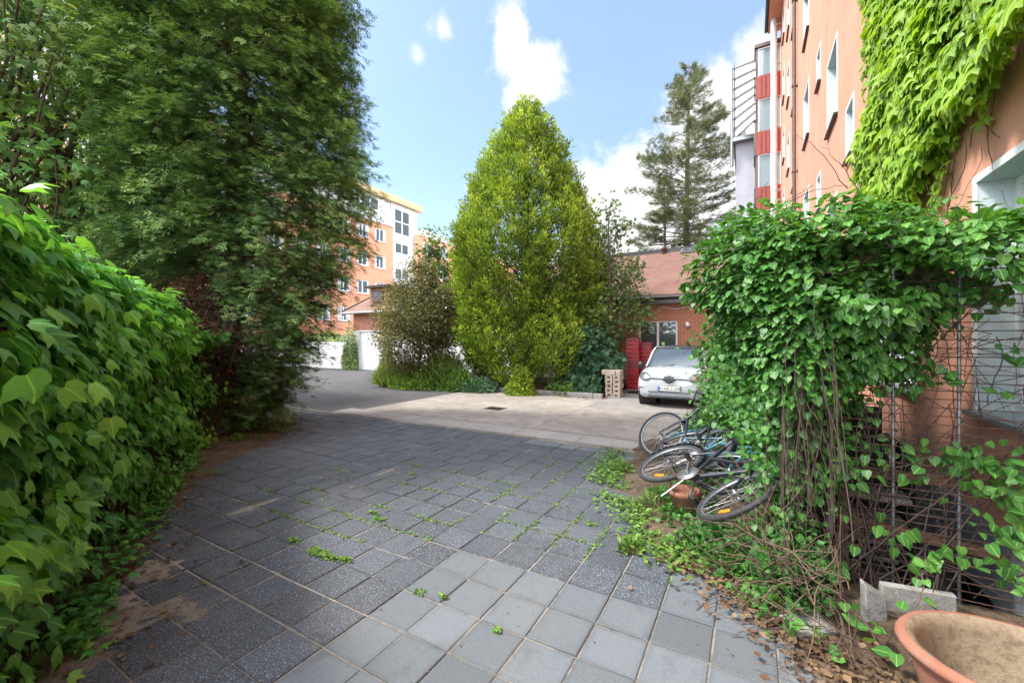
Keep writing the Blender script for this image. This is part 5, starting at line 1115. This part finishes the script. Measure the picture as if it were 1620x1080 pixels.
    tx = bpy.data.objects.new('plate_characters', cu); C.objects.link(tx); tx.parent = pl; tx.location = (.025, yp-.003, .488); tx.rotation_euler = (R(90), 0, 0); bpy.context.view_layer.update(); me_ = bpy.data.meshes.new_from_object(tx); bpy.data.objects.remove(tx); link_mesh('plate_characters', me_, M['blackplastic'], pl, (.025, yp-.003, .488)).rotation_euler = (R(90), 0, 0)
    # lower air intake with a honeycomb of pale bars
    lg = patch('air_intake', [[(x, z) for x in np.linspace(-.47-.02*(z > .3), .47, 21)] for z in np.linspace(.285, .41, 6)], M['blackplastic'], lift=.018)
    b = MB()
    for r in range(4):
        z0 = .298+r*.033
        pts = [(x, fy(x, z0)-.024, z0+(.011 if k % 2 == r % 2 else -.004)) for k, x in enumerate(np.linspace(-.45, .45, 25))]; b.tube(pts, .0045, 5)
    b.build('mesh_bars', M['rim'], lg)
    patch('bumper_lip', [[(x, z) for x in np.linspace(-.55, .55, 15)] for z in (.235, .255)], M['blackplastic'], lift=.01)
    # hood line, sticker
    for s in (-1, 1):
        b = MB(); p = []
        for y in np.linspace(.12, .88, 14):
            x = s*(.52+.16*math.sin((y-.1)*1.9)); h = bvh.ray_cast(Vector((x, y, 2)), Vector((0, 0, -1))); p.append((x, y, (h[0].z if h[0] is not None else .8)+.0))
        b.tube(p, .004, 5)
        b.build('bonnet_gap', M['blackplastic'], body)
    patch('sticker', [[(.62+.02*k, .60+.008*k), (.62+.02*k, .625+.008*k)] for k in range(3)], M['teal'], lift=.004)
    # cabin: glasshouse
    def ringp(hw, y0, y1, z, r=.12, n=6):
        o = []
        for cx, cy, a0 in ((hw-r, y0+r*.6, -90), (hw-r, y1-r, 0), (-hw+r, y1-r, 90), (-hw+r, y0+r*.6, 180)):
            for k in range(n+1):
                a = math.radians(a0+90*k/n); o.append((cx+r*math.cos(a), cy+(r*.6 if cy < 2 else r)*math.sin(a), z))
        # bow the front edge forward
        return [(x, y-(.10*(1-(x/hw)**2) if y < 2 else 0), z) for x, y, z in o]
    lv = [(.735, .86, 3.42, .955), (.72, .93, 3.40, 1.03), (.64, 1.32, 3.28, 1.36), (.585, 1.52, 3.18, 1.465)]
    rings = [ringp(*l) for l in lv]; n = len(rings[0]); b = MB(); b.add([p for r in rings for p in r], [(i*n+k, i*n+(k+1) % n, (i+1)*n+(k+1) % n, (i+1)*n+k) for i in range(3) for k in range(n)], 0, True); b.build('windows', M['windscreen'], t)
    rr = [ringp(.60, 1.49, 3.22, 1.462), ringp(.60, 1.49, 3.22, 1.485), ringp(.50, 1.62, 3.1, 1.525), ringp(.25, 1.95, 2.8, 1.54, .1)]; b = MB(); b.add([p for r in rr for p in r], [(i*n+k, i*n+(k+1) % n, (i+1)*n+(k+1) % n, (i+1)*n+k) for i in range(3) for k in range(n)]+[tuple(3*n+k for k in range(n)), tuple(range(n))[::-1]], 0, True); b.build('roof', M['blackpaint'], t)
    for s in (-1, 1):
        b = MB(); b.tube([(s*.735, .93, .95), (s*.70, 1.08, 1.10), (s*.648, 1.34, 1.36), (s*.602, 1.56, 1.478), (s*.605, 2.3, 1.495), (s*.60, 3.1, 1.47)], [.036, .032, .030, .028, .026, .024], 8); b.tube([(s*.745, 2.05, .97), (s*.608, 2.12, 1.47)], .03, 6); b.tube([(s*.72, 3.2, .97), (s*.60, 3.0, 1.46)], .07, 8); b.build('pillar', M['carpaint'], t)
        b = MB(); b.lathe([(.001, -.06), (.07, -.055), (.10, -.01), (.095, .035), (.001, .04)], (s*.93, 1.12, 1.0), 14, ax='y', sx=1.0, sy=.8); b.box((min(s*.74, s*.88), 1.10, .965), (max(s*.74, s*.88), 1.14, .99)); b.build('side_mirror', M['blackplastic'], t)
        b = MB(); b.tube([(s*.826, 1.15, .35), (s*.832, 1.13, .8), (s*.79, 1.10, .93)], .004, 4); b.tube([(s*.832, 2.08, .35), (s*.834, 2.08, .8), (s*.79, 2.07, .95)], .004, 4); b.build('door_gap', M['blackplastic'], t)
    b = MB(); 
    for x in (-.3, .28): b.tube([(x, .80, 1.0), (x+.28, .90, 1.035), (x+.30, .93, 1.06)], .007, 5)
    b.build('wiper', M['blackplastic'], t)
    b = MB(); b.box((-.73, .78, .955), (.73, .90, .985)); b.build('cowl', M['blackplastic'], t)
    b = MB(); b.box((-.62, .3, .2), (.62, 3.3, .5)); b.build('underbody', M['dark_void'], t)
    for s in (-1, 1):
        for wy in (.66, 2.98):
            w_ = thing('wheel', None, None, (s*.72, wy, .30)); w_.parent = t
            b = MB(); b.lathe([(.19, -.085), (.27, -.09), (.298, -.07), (.302, 0), (.298, .07), (.27, .09), (.19, .085)], n=32, ax='x'); b.build('tyre', M['tyre'], w_)
            b = MB(); b.lathe([(.001, s*.075), (.05, s*.08), (.19, s*.055), (.2, s*.085), (.2, -s*.05)], n=32, ax='x')
            for k in range(5): b.box((-.012+s*.07, -.02, .04), (.012+s*.075, .02, .19), M=Matrix.Rotation(k*1.2566, 4, 'X'))
            b.build('rim', M['rim'], w_)
            b = MB(); b.lathe([(.338, -s*.35), (.345, s*.09)], (0, 0, 0), 32, ax='x'); b.build('arch_liner', M['dark_void'], w_)
parked_car()

# ---------------- crates, hollow blocks, skip ----------------
def crate_mesh(mat):
    b = MB(); L, Wd, H, th = .36, .29, .132, .010
    b.box((0, 0, 0), (L, Wd, .008))
    for x in (0, L-th): b.box((x, 0, .0082), (x+th, Wd, .03)); b.box((x, 0, H-.045), (x+th, Wd, H)); b.box((x, 0, .0302), (x+th, .07, H-.0452)); b.box((x, Wd-.07, .0302), (x+th, Wd, H-.0452))
    for y in (0, Wd-th):
        b.box((th+.001, y, .0082), (L-th-.001, y+th, .028)); b.box((th+.001, y, H-.05), (L-th-.001, y+th, H)); 
        for k in range(5): b.box((th+.002+k*(L-2*th-.034)/4, y+.001, .0282), (th+.032+k*(L-2*th-.034)/4, y+th-.001, H-.0502))
    b.box((-.008, -.008, H-.022), (L+.008, -.0005, H-.002)); b.box((-.008, Wd+.0005, H-.022), (L+.008, Wd+.008, H-.002))
    return b.build('bottle_crate', M[mat])
def crates():
    x0, y0, _ = AT(992, 13.35); protos = {}
    # dolly
    b = MB(); b.box((-.02, -.02, .10), (.40, .33, .125)); 
    for x in (0, .34):
        for y in (.0, .27): b.lathe([(.001, -.012), (.045, -.012), (.045, .012), (.001, .012)], (x+.02, y+.02, .045), 12, ax='x'); b.box((x+.005, y+.01, .06), (x+.035, y+.03, .10))
    tag(b.build('crate_dolly', M['galv'], loc=(x0, y0, 0)), 'little metal dolly carrying the left stack of red crates', 'dolly')
    names = ['bottom', 'second', 'third', 'fourth', 'fifth', 'sixth', 'seventh', 'eighth', 'ninth', 'tenth', 'eleventh', 'topmost']
    for s, (dx, dy, zb, n, nm) in enumerate(((0, 0, .127, 12, 'left'), (.31, .36, .0, 12, 'right'))):
        for k in range(n):
            mat = 'darkred_plastic' if k in (5, 6, 11) or (s == 1 and k == 4) else 'red_plastic'
            if mat not in protos: o = protos[mat] = crate_mesh(mat)
            else: o = protos[mat].copy(); C.objects.link(o)
            o.location = (x0+dx+rng.normal()*.004, y0+dy+rng.normal()*.006, zb+k*.136); o.rotation_euler = (0, 0, rng.normal()*.012)
            tag(o, f"{'dark ' if mat[0] == 'd' else 'bright '}red crate, {names[k]}{' from the bottom' if 0 < k < 11 else ''} of the {nm} stack" + (' on the dolly' if s == 0 else ' beside the car'), 'crate', 'red bottle crates stacked beside the car')
crates()
def blocks():
    x0, y0, _ = AT(957.5, 12.45); L, Wd, H = .205, .36, .132; proto = None
    def blk():
        b = MB(); h = H-.004; a, c = .045, .085   # front face with a rounded finger hole, sides, core
        b.box((0, .06, 0), (L, Wd, h), bev=.008); b.box((0, 0, 0), (L, .059, .035), bev=.003); b.box((0, 0, .085), (L, .059, h), bev=.003); b.box((0, .001, .0355), (.055, .058, .0845)); b.box((L-.055, .001, .0355), (L, .058, .0845)); b.box((.0555, .05, .036), (L-.0555, .0595, .084), 1)
        return b.build('hollow_block', [M['block'], M['dark_void']])
    rows = ['bottom', 'second', 'third', 'fourth', 'fifth']
    for s in range(2):
        for k in range(5):
            o = proto if proto is None else None
            if proto is None: proto = o = blk()
            else: o = proto.copy(); C.objects.link(o)
            o.location = (x0+s*(L+.022)+rng.normal()*.006, y0+rng.normal()*.012+(.0 if s else .0), k*H); o.rotation_euler = (0, 0, rng.normal()*.03)
            tag(o, f"pale hollow block, {rows[k]}{' row up' if k else ' row'} in the {'right' if s else 'left'} column of the short pile", 'block', 'pale hollow blocks piled beside the kerb')
    for s, nm in ((0, 'left'), (1, 'right')):
        b = MB(); Lc = .40 if s == 0 else .15; b.box((0, 0, 0), (Lc, .34, .14), bev=.01)
        tag(b.build('capping_block', M['block'], loc=(x0-.11+(.406 if s else 0), y0-.01+s*.03, 5*H+.002)), 'longer smooth block lying across the pile of hollow blocks' if s == 0 else 'shorter smooth block at the right end on top of the pile', 'block')
blocks()
def skip():
    x, y, _ = AT(1018, 14.4); t = thing('waste_container', 'green waste container with yellow rims behind the car', 'container', (x, y, 0))
    b = MB(); b.add([(0, 0, .15), (1.3, 0, .15), (1.3, .8, .15), (0, .8, .15), (-.12, -.08, 1.1), (1.4, -.08, 1.1), (1.4, .9, 1.1), (-.12, .9, 1.1), (-.08, -.04, 1.1), (1.36, -.04, 1.1), (1.36, .86, 1.1), (-.08, .86, 1.1), (0, .04, .3), (1.28, .04, .3), (1.28, .78, .3), (0, .78, .3)],
        [(0, 3, 2, 1), (0, 1, 5, 4), (1, 2, 6, 5), (2, 3, 7, 6), (3, 0, 4, 7), (4, 5, 9, 8), (5, 6, 10, 9), (6, 7, 11, 10), (7, 4, 8, 11), (8, 9, 13, 12), (9, 10, 14, 13), (10, 11, 15, 14), (11, 8, 12, 15), (12, 13, 14, 15)]); b.build('tub', M['greenplastic'], t)
    b = MB(); b.tube([(-.14, -.1, 1.12), (1.42, -.1, 1.12), (1.42, .92, 1.12), (-.14, .92, 1.12)], .03, 6, closed=True); b.build('rim', M['blackplastic'], t)
    b = MB(); b.box((.1, -.14, 1.18), (1.0, -.03, 1.26), bev=.01); b.build('handle', M['yellow'], t)
    for x2 in (.1, 1.2): b = MB(); b.lathe([(.001, -.02), (.07, -.02), (.07, .02), (.001, .02)], (x2, .15, .07), 14, ax='x'); b.box((x2-.03, .12, .08), (x2+.03, .18, .2)); b.build('castor', M['blackplastic'], t)
    for k, (dz, dx) in enumerate(((0, 0), (.11, .12))):
        b = MB(); p0 = Vector(AT(1009, 14.3, 1.42+dz)); p1 = Vector(AT(1068, 13.7, .98+dz)); d = (p1-p0); Mx = Matrix.Translation(p0) @ d.to_track_quat('X', 'Z').to_matrix().to_4x4(); b.box((0, -.06, -.018), (d.length, .06, .018), M=Mx, bev=.003)
        tag(b.build('plank', M['wood_pale']), ['lower pale plank leaning on the green container behind the car', 'upper pale plank leaning on the green container behind the car'][k], 'plank')
skip()

# ---------------- bicycles lying in the creeper ----------------
def wheel(parent, cx, r=.335, refl=True, mud=True):
    w_ = thing('wheel', None, None, (cx, 0, r)); w_.parent = parent; n = 48; tr = .0215
    b = MB(); b.tube([((r-tr)*math.cos(a), 0, (r-tr)*math.sin(a)) for a in np.linspace(0, 2*math.pi, n, endpoint=False)], tr, 10, closed=True); b.build('tyre', M['tyre'], w_)
    b = MB(); b.tube([((r-tr*2.15)*math.cos(a), 0, (r-tr*2.15)*math.sin(a)) for a in np.linspace(0, 2*math.pi, n, endpoint=False)], .0125, 8, closed=True); b.build('rim', M['rim'], w_)
    b = MB(); ri = r-tr*2.5
    for k in range(32):
        a = 2*math.pi*k/32; s = 1 if k % 2 else -1; a2 = a+s*.0+(1.2 if (k//2) % 2 else -1.2); b.tube([(ri*math.cos(a), 0, ri*math.sin(a)), (.02*math.cos(a2), s*.028, .02*math.sin(a2))], .0013, 4, cap=False)
    b.build('spokes', M['alu'], w_)
    b = MB(); b.lathe([(.001, -.05), (.008, -.05), (.008, -.032), (.024, -.03), (.013, -.02), (.013, .02), (.024, .03), (.008, .032), (.008, .05), (.001, .05)], n=12, ax='y'); b.build('hub', M['alu'], w_)
    if refl:
        b = MB()
        for a in (2.6,): b.box((-.05, -.008, ri-.075), (.05, .008, ri-.042), M=Matrix.Rotation(a, 4, 'Y'), bev=.008)
        b.build('reflector', M['orange_refl'], w_)
def bicycle(label, paint, Mw, steer=0., grips=True, group='bicycles lying in the creeper', mud=True, flatbar=True):
    t = thing('bicycle', label, 'bicycle', (0, 0, 0), 0, group); t.matrix_world = Mw
    wheel(t, 0., refl=paint == 'blackpaint'); bb = Vector((.44, 0, .29)); st = Vector((.27, 0, .80)); ht = Vector((.83, 0, .83)); hb = Vector((.87, 0, .68)); rx = Vector((0, 0, .335)); fx = Vector((1.05, 0, .335))
    b = MB(); b.tube([hb, bb], .021, 10); b.tube([ht, Vector((.60, 0, .66)), Vector((.34, 0, .60))], .017, 10); b.tube([bb, st], .017, 10); b.tube([ht+Vector((-.01, 0, .04)), hb+Vector((.008, 0, -.03))], .021, 10)
    for s in (-1, 1): b.tube([bb+Vector((0, s*.03, 0)), (.2, s*.05, .31), rx+Vector((0, s*.06, 0))], .010, 8); b.tube([(.31, s*.018, .68), rx+Vector((0, s*.06, 0))], .008, 8)
    b.build('frame', M[paint], t)
    b = MB(); b.tube([st-Vector((-.02, 0, .06)), st+Vector((-.03, 0, .10))], .013, 8); b.build('seat_post', M['alu'], t)
    b = MB(); sx = st.x-.03; b.add([(sx-.14, -.085, .92), (sx-.14, .085, .92), (sx-.02, .075, .915), (sx+.13, .02, .915), (sx+.13, -.02, .915), (sx-.02, -.075, .915), (sx-.13, -.06, .955), (sx-.13, .06, .955), (sx-.02, .05, .95), (sx+.12, .012, .94), (sx+.12, -.012, .94), (sx-.02, -.05, .95)],
        [(0, 1, 2, 3, 4, 5), (6, 11, 10, 9, 8, 7), (0, 6, 7, 1), (1, 7, 8, 2), (2, 8, 9, 3), (3, 9, 10, 4), (4, 10, 11, 5), (5, 11, 6, 0)]); o = b.build('saddle', M['blackplastic'], t)
    m = o.modifiers.new('s', 'SUBSURF'); m.levels = m.render_levels = 2
    # crank, pedals, chain ring, chain
    b = MB(); b.lathe([(.02, -.047), (.098, -.047), (.098, -.041), (.02, -.041), (.02, -.047)], tuple(bb), 28, ax='y'); b.tube([bb+Vector((0, -.07, 0)), bb+Vector((0, .07, 0))], .016, 8)
    for s, a in ((-1, 2.4), (1, 2.4+math.pi)):
        e = bb+Vector((.17*math.cos(a), s*.075, .17*math.sin(a))); b.tube([bb+Vector((0, s*.07, 0)), e], .011, 6)
    cr = b.build('crank', M['alu'], t)
    for s, a in ((-1, 2.4), (1, 2.4+math.pi)):
        e = bb+Vector((.17*math.cos(a), s*.13, .17*math.sin(a))); b = MB(); b.box((e.x-.04, e.y-.045, e.z-.012), (e.x+.04, e.y+.045, e.z+.012), bev=.004); b.build('pedal', M['blackplastic'], cr)
    b = MB(); b.tube([bb+Vector((-.02, -.044, .096)), (0, -.044, .375), (-.035, -.044, .335), (0, -.044, .295), bb+Vector((-.02, -.044, -.096)), bb+Vector((.09, -.044, -.03)), bb+Vector((.08, -.044, .06))], .006, 5, closed=True); b.build('chain', M['rust'], t)
    if mud:
        b = MB(); n = 16
        for cx, a0, a1 in ((0, .25, 3.3),):
            for k in range(n):
                a, c = a0+(a1-a0)*k/n, a0+(a1-a0)*(k+1)/n; q = [(cx+.358*math.cos(x), y, .335+.358*math.sin(x)-(abs(y) > .02)*.01*math.sin(x)) for x in (a, c) for y in (-.028, -.012, .012, .028)]
                b.add(q, [(0, 1, 5, 4), (1, 2, 6, 5), (2, 3, 7, 6)], 0, True)
        o = b.build('mudguard', M[paint], t); m = o.modifiers.new('s', 'SOLIDIFY'); m.thickness = .002
    # fork + bar turned by the steering angle about the head tube
    ax = (ht-hb).normalized(); Ms = Matrix.Translation(hb) @ Matrix.Rotation(steer, 4, ax) @ Matrix.Translation(-hb)
    fk = thing('fork', None, None, (0, 0, 0)); fk.parent = t; fk.matrix_local = Ms; fk.name = 'fork'
    b = MB()
    for s in (-1, 1): b.tube([hb+Vector((.01, s*.045, -.05)), (.93, s*.052, .55), fx+Vector((0, s*.055, 0))], [.014, .014, .009], 8)
    b.tube([hb+Vector((.01, -.055, -.05)), hb+Vector((.01, .055, -.05))], .018, 8); b.build('blades', M[paint], fk)
    hd = ht+ax*.06; b = MB(); b.tube([ht+ax*.03, hd, hd+Vector((.07, 0, .03))], .014, 8)
    if flatbar: pts = [(hd.x+.0, -.31, hd.z+.05), (hd.x+.05, -.16, hd.z+.06), (hd.x+.07, 0, hd.z+.03), (hd.x+.05, .16, hd.z+.06), (hd.x+.0, .31, hd.z+.05)]
    else: pts = [(hd.x-.12, -.27, hd.z+.10), (hd.x+.0, -.25, hd.z+.11), (hd.x+.07, -.1, hd.z+.04), (hd.x+.07, .1, hd.z+.04), (hd.x+.0, .25, hd.z+.11), (hd.x-.12, .27, hd.z+.10)]
    b.tube(pts, .012, 8); hbar = b.build('handlebar', M['alu'], fk)
    for s in (0, -1):
        e = Vector(pts[s]); i = Vector(pts[1 if s == 0 else -2]); d = (i-e).normalized(); b = MB(); b.tube([e-d*.01, e+d*.11], .0175, 10); b.build('grip', M['blackplastic'], hbar); b = MB(); b.tube([e+d*.13, e+d*.1+Vector((.06, 0, -.03)), e+Vector((.07, 0, -.03))], .006, 5); b.build('brake_lever', M['blackplastic'], hbar)
    b = MB(); 
    for y in (-.14, .14): b.tube([(pts[1][0]+.02, y, hd.z+.05), (hd.x+.12, y*.5, hd.z+.02), (hb.x+.06, .0, hb.z+.06), (hb.x-.15, .012, hb.z-.10)], .003, 5)
    b.build('cables', M['blackplastic'], fk)
    # wheel belongs to the fork side
    w0 = [o for o in C.objects]; wheel(t, 1.05, refl=steer < 0)
    fw = [c for c in t.children if c.name.startswith('wheel')][-1]; fw.matrix_local = Ms @ Matrix.Translation((1.05, 0, .335))
    b = MB(); b.tube([(.36, .03, .27), (.30, .09, .05), (.29, .10, .02)], .009, 6); b.build('kickstand', M['alu'], t)
    return t
def pose(rear, front, up):
    r = Vector(rear); f = Vector(front); ex = (f-r).normalized(); u = Vector(up); ez = (u-ex*u.dot(ex)).normalized(); ey = ez.cross(ex)
    m = Matrix.Identity(4)
    for i in range(3): m[i][0] = ex[i]; m[i][1] = ey[i]; m[i][2] = ez[i]
    m.translation = r-ez*.335; return m
def PZ(px, py, Z): return AT(px, Z, CH-(py-540)/F*Z)
def dirc(X, Z, z): return Vector((cs*X-sn*Z, sn*X+cs*Z, z))
bicycle('nearest black bicycle lying on its side over the terracotta pot', 'blackpaint', pose(PZ(1060, 732, 4.22), PZ(1142, 774, 3.38), dirc(.86, .32, .42)), steer=-.25)
bicycle('middle dark bicycle half sunk in the creeper, its front wheel behind the nearest one', 'bluepaint', pose(PZ(1085, 700, 4.95), PZ(1150, 742, 3.95), dirc(.90, .25, .30)), steer=.2, flatbar=False)
bicycle('farthest dark bicycle, handlebar raised towards the parked car', 'blackpaint', pose(PZ(1120, 712, 4.6), PZ(1052, 690, 5.6), dirc(.62, .35, .62)), steer=.5, flatbar=False)

# ---------------- pots, posts, kerbs at the lower right ----------------
def planter():
    c = W2(1.99, 1.60); t = thing('planter', 'large empty terracotta planter bowl with sandy glazed inside at the lower right corner', 'planter', (c[0], c[1], 0), YAW-.5); k = 1.22
    b = MB(); b.lathe([(.001, .01), (.17, .0), (.19, .02), (.25, .18), (.285, .33), (.292, .365), (.315, .375), (.322, .395), (.312, .412), (.292, .415)], n=56, sx=k); b.build('bowl', M['terra'], t)
    b = MB(); b.lathe([(.2915, .4148), (.272, .405), (.262, .36), (.235, .2), (.17, .07), (.001, .06)], n=56, sx=k); b.build('inside', M['terra_in'], t)
planter()
def pot():
    p = PZ(1083, 806, 3.95); t = thing('flower_pot', 'terracotta flower pot under the nearest bicycle', 'pot', (p[0], p[1], 0)); b = MB(); b.lathe([(.001, 0), (.095, 0), (.13, .20), (.145, .205), (.15, .25), (.138, .255), (.125, .2), (.12, .17), (.001, .165)], n=32); b.build('pot_wall', M['terra'], t)
pot()
def concrete_bits():
    p = AT(1384, 2.35); t = thing('concrete_post', 'short weathered concrete post stub leaning beside the mesh fence corner', 'post', (p[0], p[1], -.05), .35)
    b = MB(); b.add([(-.055, -.03, 0), (.055, -.03, 0), (.055, .03, 0), (-.055, .03, 0), (-.065, -.03, .34), (.04, -.035, .27), (.045, .035, .28), (-.06, .03, .355)], [(0, 3, 2, 1), (4, 5, 6, 7), (0, 1, 5, 4), (1, 2, 6, 5), (2, 3, 7, 6), (3, 0, 4, 7)]); o = b.build('stub', M['conc_old'], t); m = o.modifiers.new('b', 'BEVEL'); m.width = .006
    # thin concrete edging boards behind the planter
    for nm, a, c_, h, lab in (('edging_board', (1392, 2.42), (1512, 2.30), .26, 'grey concrete edging board behind the concrete post stub'), ('edging_board', (1440, 2.16), (1622, 2.02), .17, 'pale concrete edging board between the planter and the mesh fence')):
        A = Vector(AT(*a)); B = Vector(AT(*c_)); d = B-A; Mx = Matrix.Translation(A) @ d.to_track_quat('X', 'Z').to_matrix().to_4x4(); b = MB(); b.box((0, -.022, -.05), (d.length, .022, h), M=Mx, bev=.008); tag(b.build(nm, M['conc_old']), lab, 'edging')
    p = G(1277, 1000); b = MB(); b.box((-.11, -.08, 0), (.11, .08, .035), bev=.006); o = b.build('loose_slab', M['conc_old'], loc=(p[0], p[1], .03)); o.rotation_euler = (.10, -.08, .6); tag(o, 'small loose concrete slab tilted on the leaf litter left of the post stub', 'slab')
concrete_bits()

# ---------------- litter, weeds, twigs ----------------
def litter(name, label, P2, n, mat, size, z=.012, tmpl='oval', tone=None, wide=1.4, lift=.02):
    P = np.column_stack([P2, z+rng.uniform(0, lift, len(P2))]); D = np.column_stack([rng.normal(size=(len(P), 2)), rng.normal(size=len(P))*.15]); N = np.array([0, 0, 1.])+rng.normal(size=(len(P), 3))*.3
    o = foliage(name, leaves(P, D, N, rng.uniform(size*.4, size*1.2, len(P)), tmpl, rng.random(len(P)) if tone is None else np.clip(rng.normal(tone, .2, len(P)), 0, 1), wide), M[mat]); return tag(o, label, kind='stuff')
def along(L, n, w_, shift=0.):
    L = np.array(L); i = rng.integers(0, len(L)-1, n); f = rng.random(n)[:, None]; return L[i]*(1-f)+L[i+1]*f+rng.normal(size=(n, 2))*w_+shift
P = along(soilR[1:5], 1500, .16, (.16, .05)); P = P[P[:, 1] < 3.36]; litter('leaf_litter', 'brown leaf litter on the soil before the fence', P, 0, 'L_dry', .05, .02)
P = along([(.9, 1.6), (.75, 2.3), (1.0, 3.2)], 1800, .22); litter('leaf_litter', 'brown leaf litter around the concrete stub', P[P[:, 1] < 3.36], 0, 'L_dry', .05, .05)
P = along(soilL, 750, .22, (.0, .0)); litter('leaf_litter', 'brown leaf litter along the hedge foot', P, 0, 'L_dry', .05, .01)
P = along([(-13, 11.6), (-8, 11.6), (-4, 11.7)], 900, .18); litter('leaf_litter', 'dry litter along the kerb of the bed', P, 0, 'L_dry', .06, .006)
P = rng.uniform((-8, -.5), (0, 9.8), (700, 2)); litter('leaf_litter', 'scattered crumbs of litter on the slabs', P, 0, 'L_dry', .018, .003, lift=.002)
def joints(lines, n, size, spread=.012):
    out = []
    for (x0, y0, x1, y1, k) in lines:
        m = int(n*k); f = rng.random(m)[:, None]; p = np.array([[x0, y0]])*(1-f)+np.array([[x1, y1]])*f; q = nz(p, 9, 2) > -.1+.3*rng.normal(size=m)*.3; out.append((p+rng.normal(size=(m, 2))*spread)[q])
    return np.concatenate(out)
gx = lambda i: -2.008+i*.305
gy = lambda j: 2.677+j*.305
Lw = [(gx(i), 3.0, gx(i), 6.3, .5) for i in range(-1, 6)]+[(gx(i), 1.2, gx(i), 5.5, .25) for i in (-4, -6, -9)]+[(gx(-9), gy(j), gx(-1), gy(j), .45) for j in (-1, 0, 1, 3, 5)]+[(gx(-3), gy(j), gx(5), gy(j), .3) for j in (2, 4, 7, 9)]
P = joints(Lw, 600, .022); litter('joint_weeds', 'tiny weeds and moss growing in the slab joints', P, 0, 'L_weed', .030, .0, 'oval', .5, lift=.012)
cl = []
for (px, py, n, s_) in ((515, 880, 220, .05), (500, 872, 120, .04), (545, 886, 90, .03), (465, 855, 60, .03), (600, 822, 60, .03), (590, 812, 50, .04), (700, 945, 26, .02), (665, 938, 20, .015), (785, 998, 18, .012), (935, 830, 40, .03), (650, 750, 30, .03), (340, 745, 60, .1)):
    g = G(px, py); cl.append(np.array(g[:2])+rng.normal(size=(n, 2))*np.array([s_, s_*.35]))
litter('joint_weeds', 'small clover tufts in the wider joints of the dark slabs', np.concatenate(cl), 0, 'L_weed', .035, .0, 'oval', .55, lift=.02)
P = along([(-1.75, 6.2), (-1.6, 5.4), (-1.45, 4.7), (-1.1, 4.2), (-.75, 3.7), (-.45, 3.25)], 1900, .12); P = P[nz(P, 4, 3) > -.35]; litter('verge_weeds', 'low weeds on the soil edge beside the bicycles', P, 0, 'L_weed', .055, .01, 'oval', .5, lift=.06)
for k, (px, py, r, lab) in enumerate(((1035, 805, .16, 'rosette of long-leaved weed beside the terracotta pot'), (985, 745, .12, 'thin weed tuft at the slab edge left of the bicycles'), (1000, 870, .09, 'small weed tuft nearest the light slabs'), (375, 700, .13, 'weed tuft at the foot of the big conifer'))):
    g = G(px, py); shrub('weed_tuft', lab, (g[0], g[1], .0), (r, r, r*1.1), 140, 'L_weed', 'blade' if k == 0 else 'oval', .12 if k == 0 else .06, .5, 'weed', D0=(0, 0, .5))
def shoots():
    # vine runners creeping over the lower right
    t = thing('vine_runner', 'young vine runner with fresh leaves trailing over the light slabs by the litter', 'vine', (*G(1240, 960)[:2], 0)); off = -np.array([t.location.x, t.location.y, 0]); paths = []; ch = []
    for a, c in (((1180, 935, 2.75), (1290, 1010, 2.3)), ((1225, 1000, 2.37), (1330, 1040, 2.1)), ((1300, 960, 2.5), (1420, 1050, 2.0)), ((1225, 830, 3.1), (1290, 960, 2.5)), ((1130, 930, 2.9), (1215, 975, 2.5)), ((1440, 1050, 2.0), (1470, 880, 2.15))):
        p0 = np.array(PZ(*a)); p1 = np.array(PZ(*c)); u = np.linspace(0, 1, 10)[:, None]; q = p0+(p1-p0)*u; q[:, 2] += np.sin(u[:, 0]*3.14)*.08; q += rng.normal(size=q.shape)*.012; q[:, 2] = np.maximum(q[:, 2], .01); paths.append((q+off, np.linspace(.004, .002, 10)))
        m = 15; i = rng.integers(1, 10, m); p = q[i]+rng.normal(size=(m, 3))*.025; p[:, 2] = np.maximum(p[:, 2], .02); ch.append(leaves(p+off, rng.normal(size=(m, 3))*.7+np.array([0, -.4, -.1]), np.array([0, -.3, 1.])+rng.normal(size=(m, 3))*.3, rng.uniform(.035, .08, m), 'heart', np.clip(rng.normal(.6, .12, m), 0, 1)))
    stems('stems', paths, M['twig'], t, 5); foliage('leaves', ch, M['L_vine'], t)
    paths = []
    for k in range(170):
        x, y = W2(rng.uniform(1.35, 2.3), rng.uniform(1.7, 2.9))[:2]
        if y > 3.33 or side(np.array([[x, y]]), soilR)[0] > -.05: continue
        q = wander((x, y, rng.uniform(.01, .06)), (rng.normal(), rng.normal(), .12), rng.uniform(.15, .6), 6, .22, .05); q[:, 2] = np.maximum(q[:, 2], .01); paths.append((q, rng.uniform(.001, .003)))
    o = stems('fallen_twigs', paths, M['twig'], None, 4); tag(o, 'fallen dry twigs on the soil', kind='stuff')
shoots()
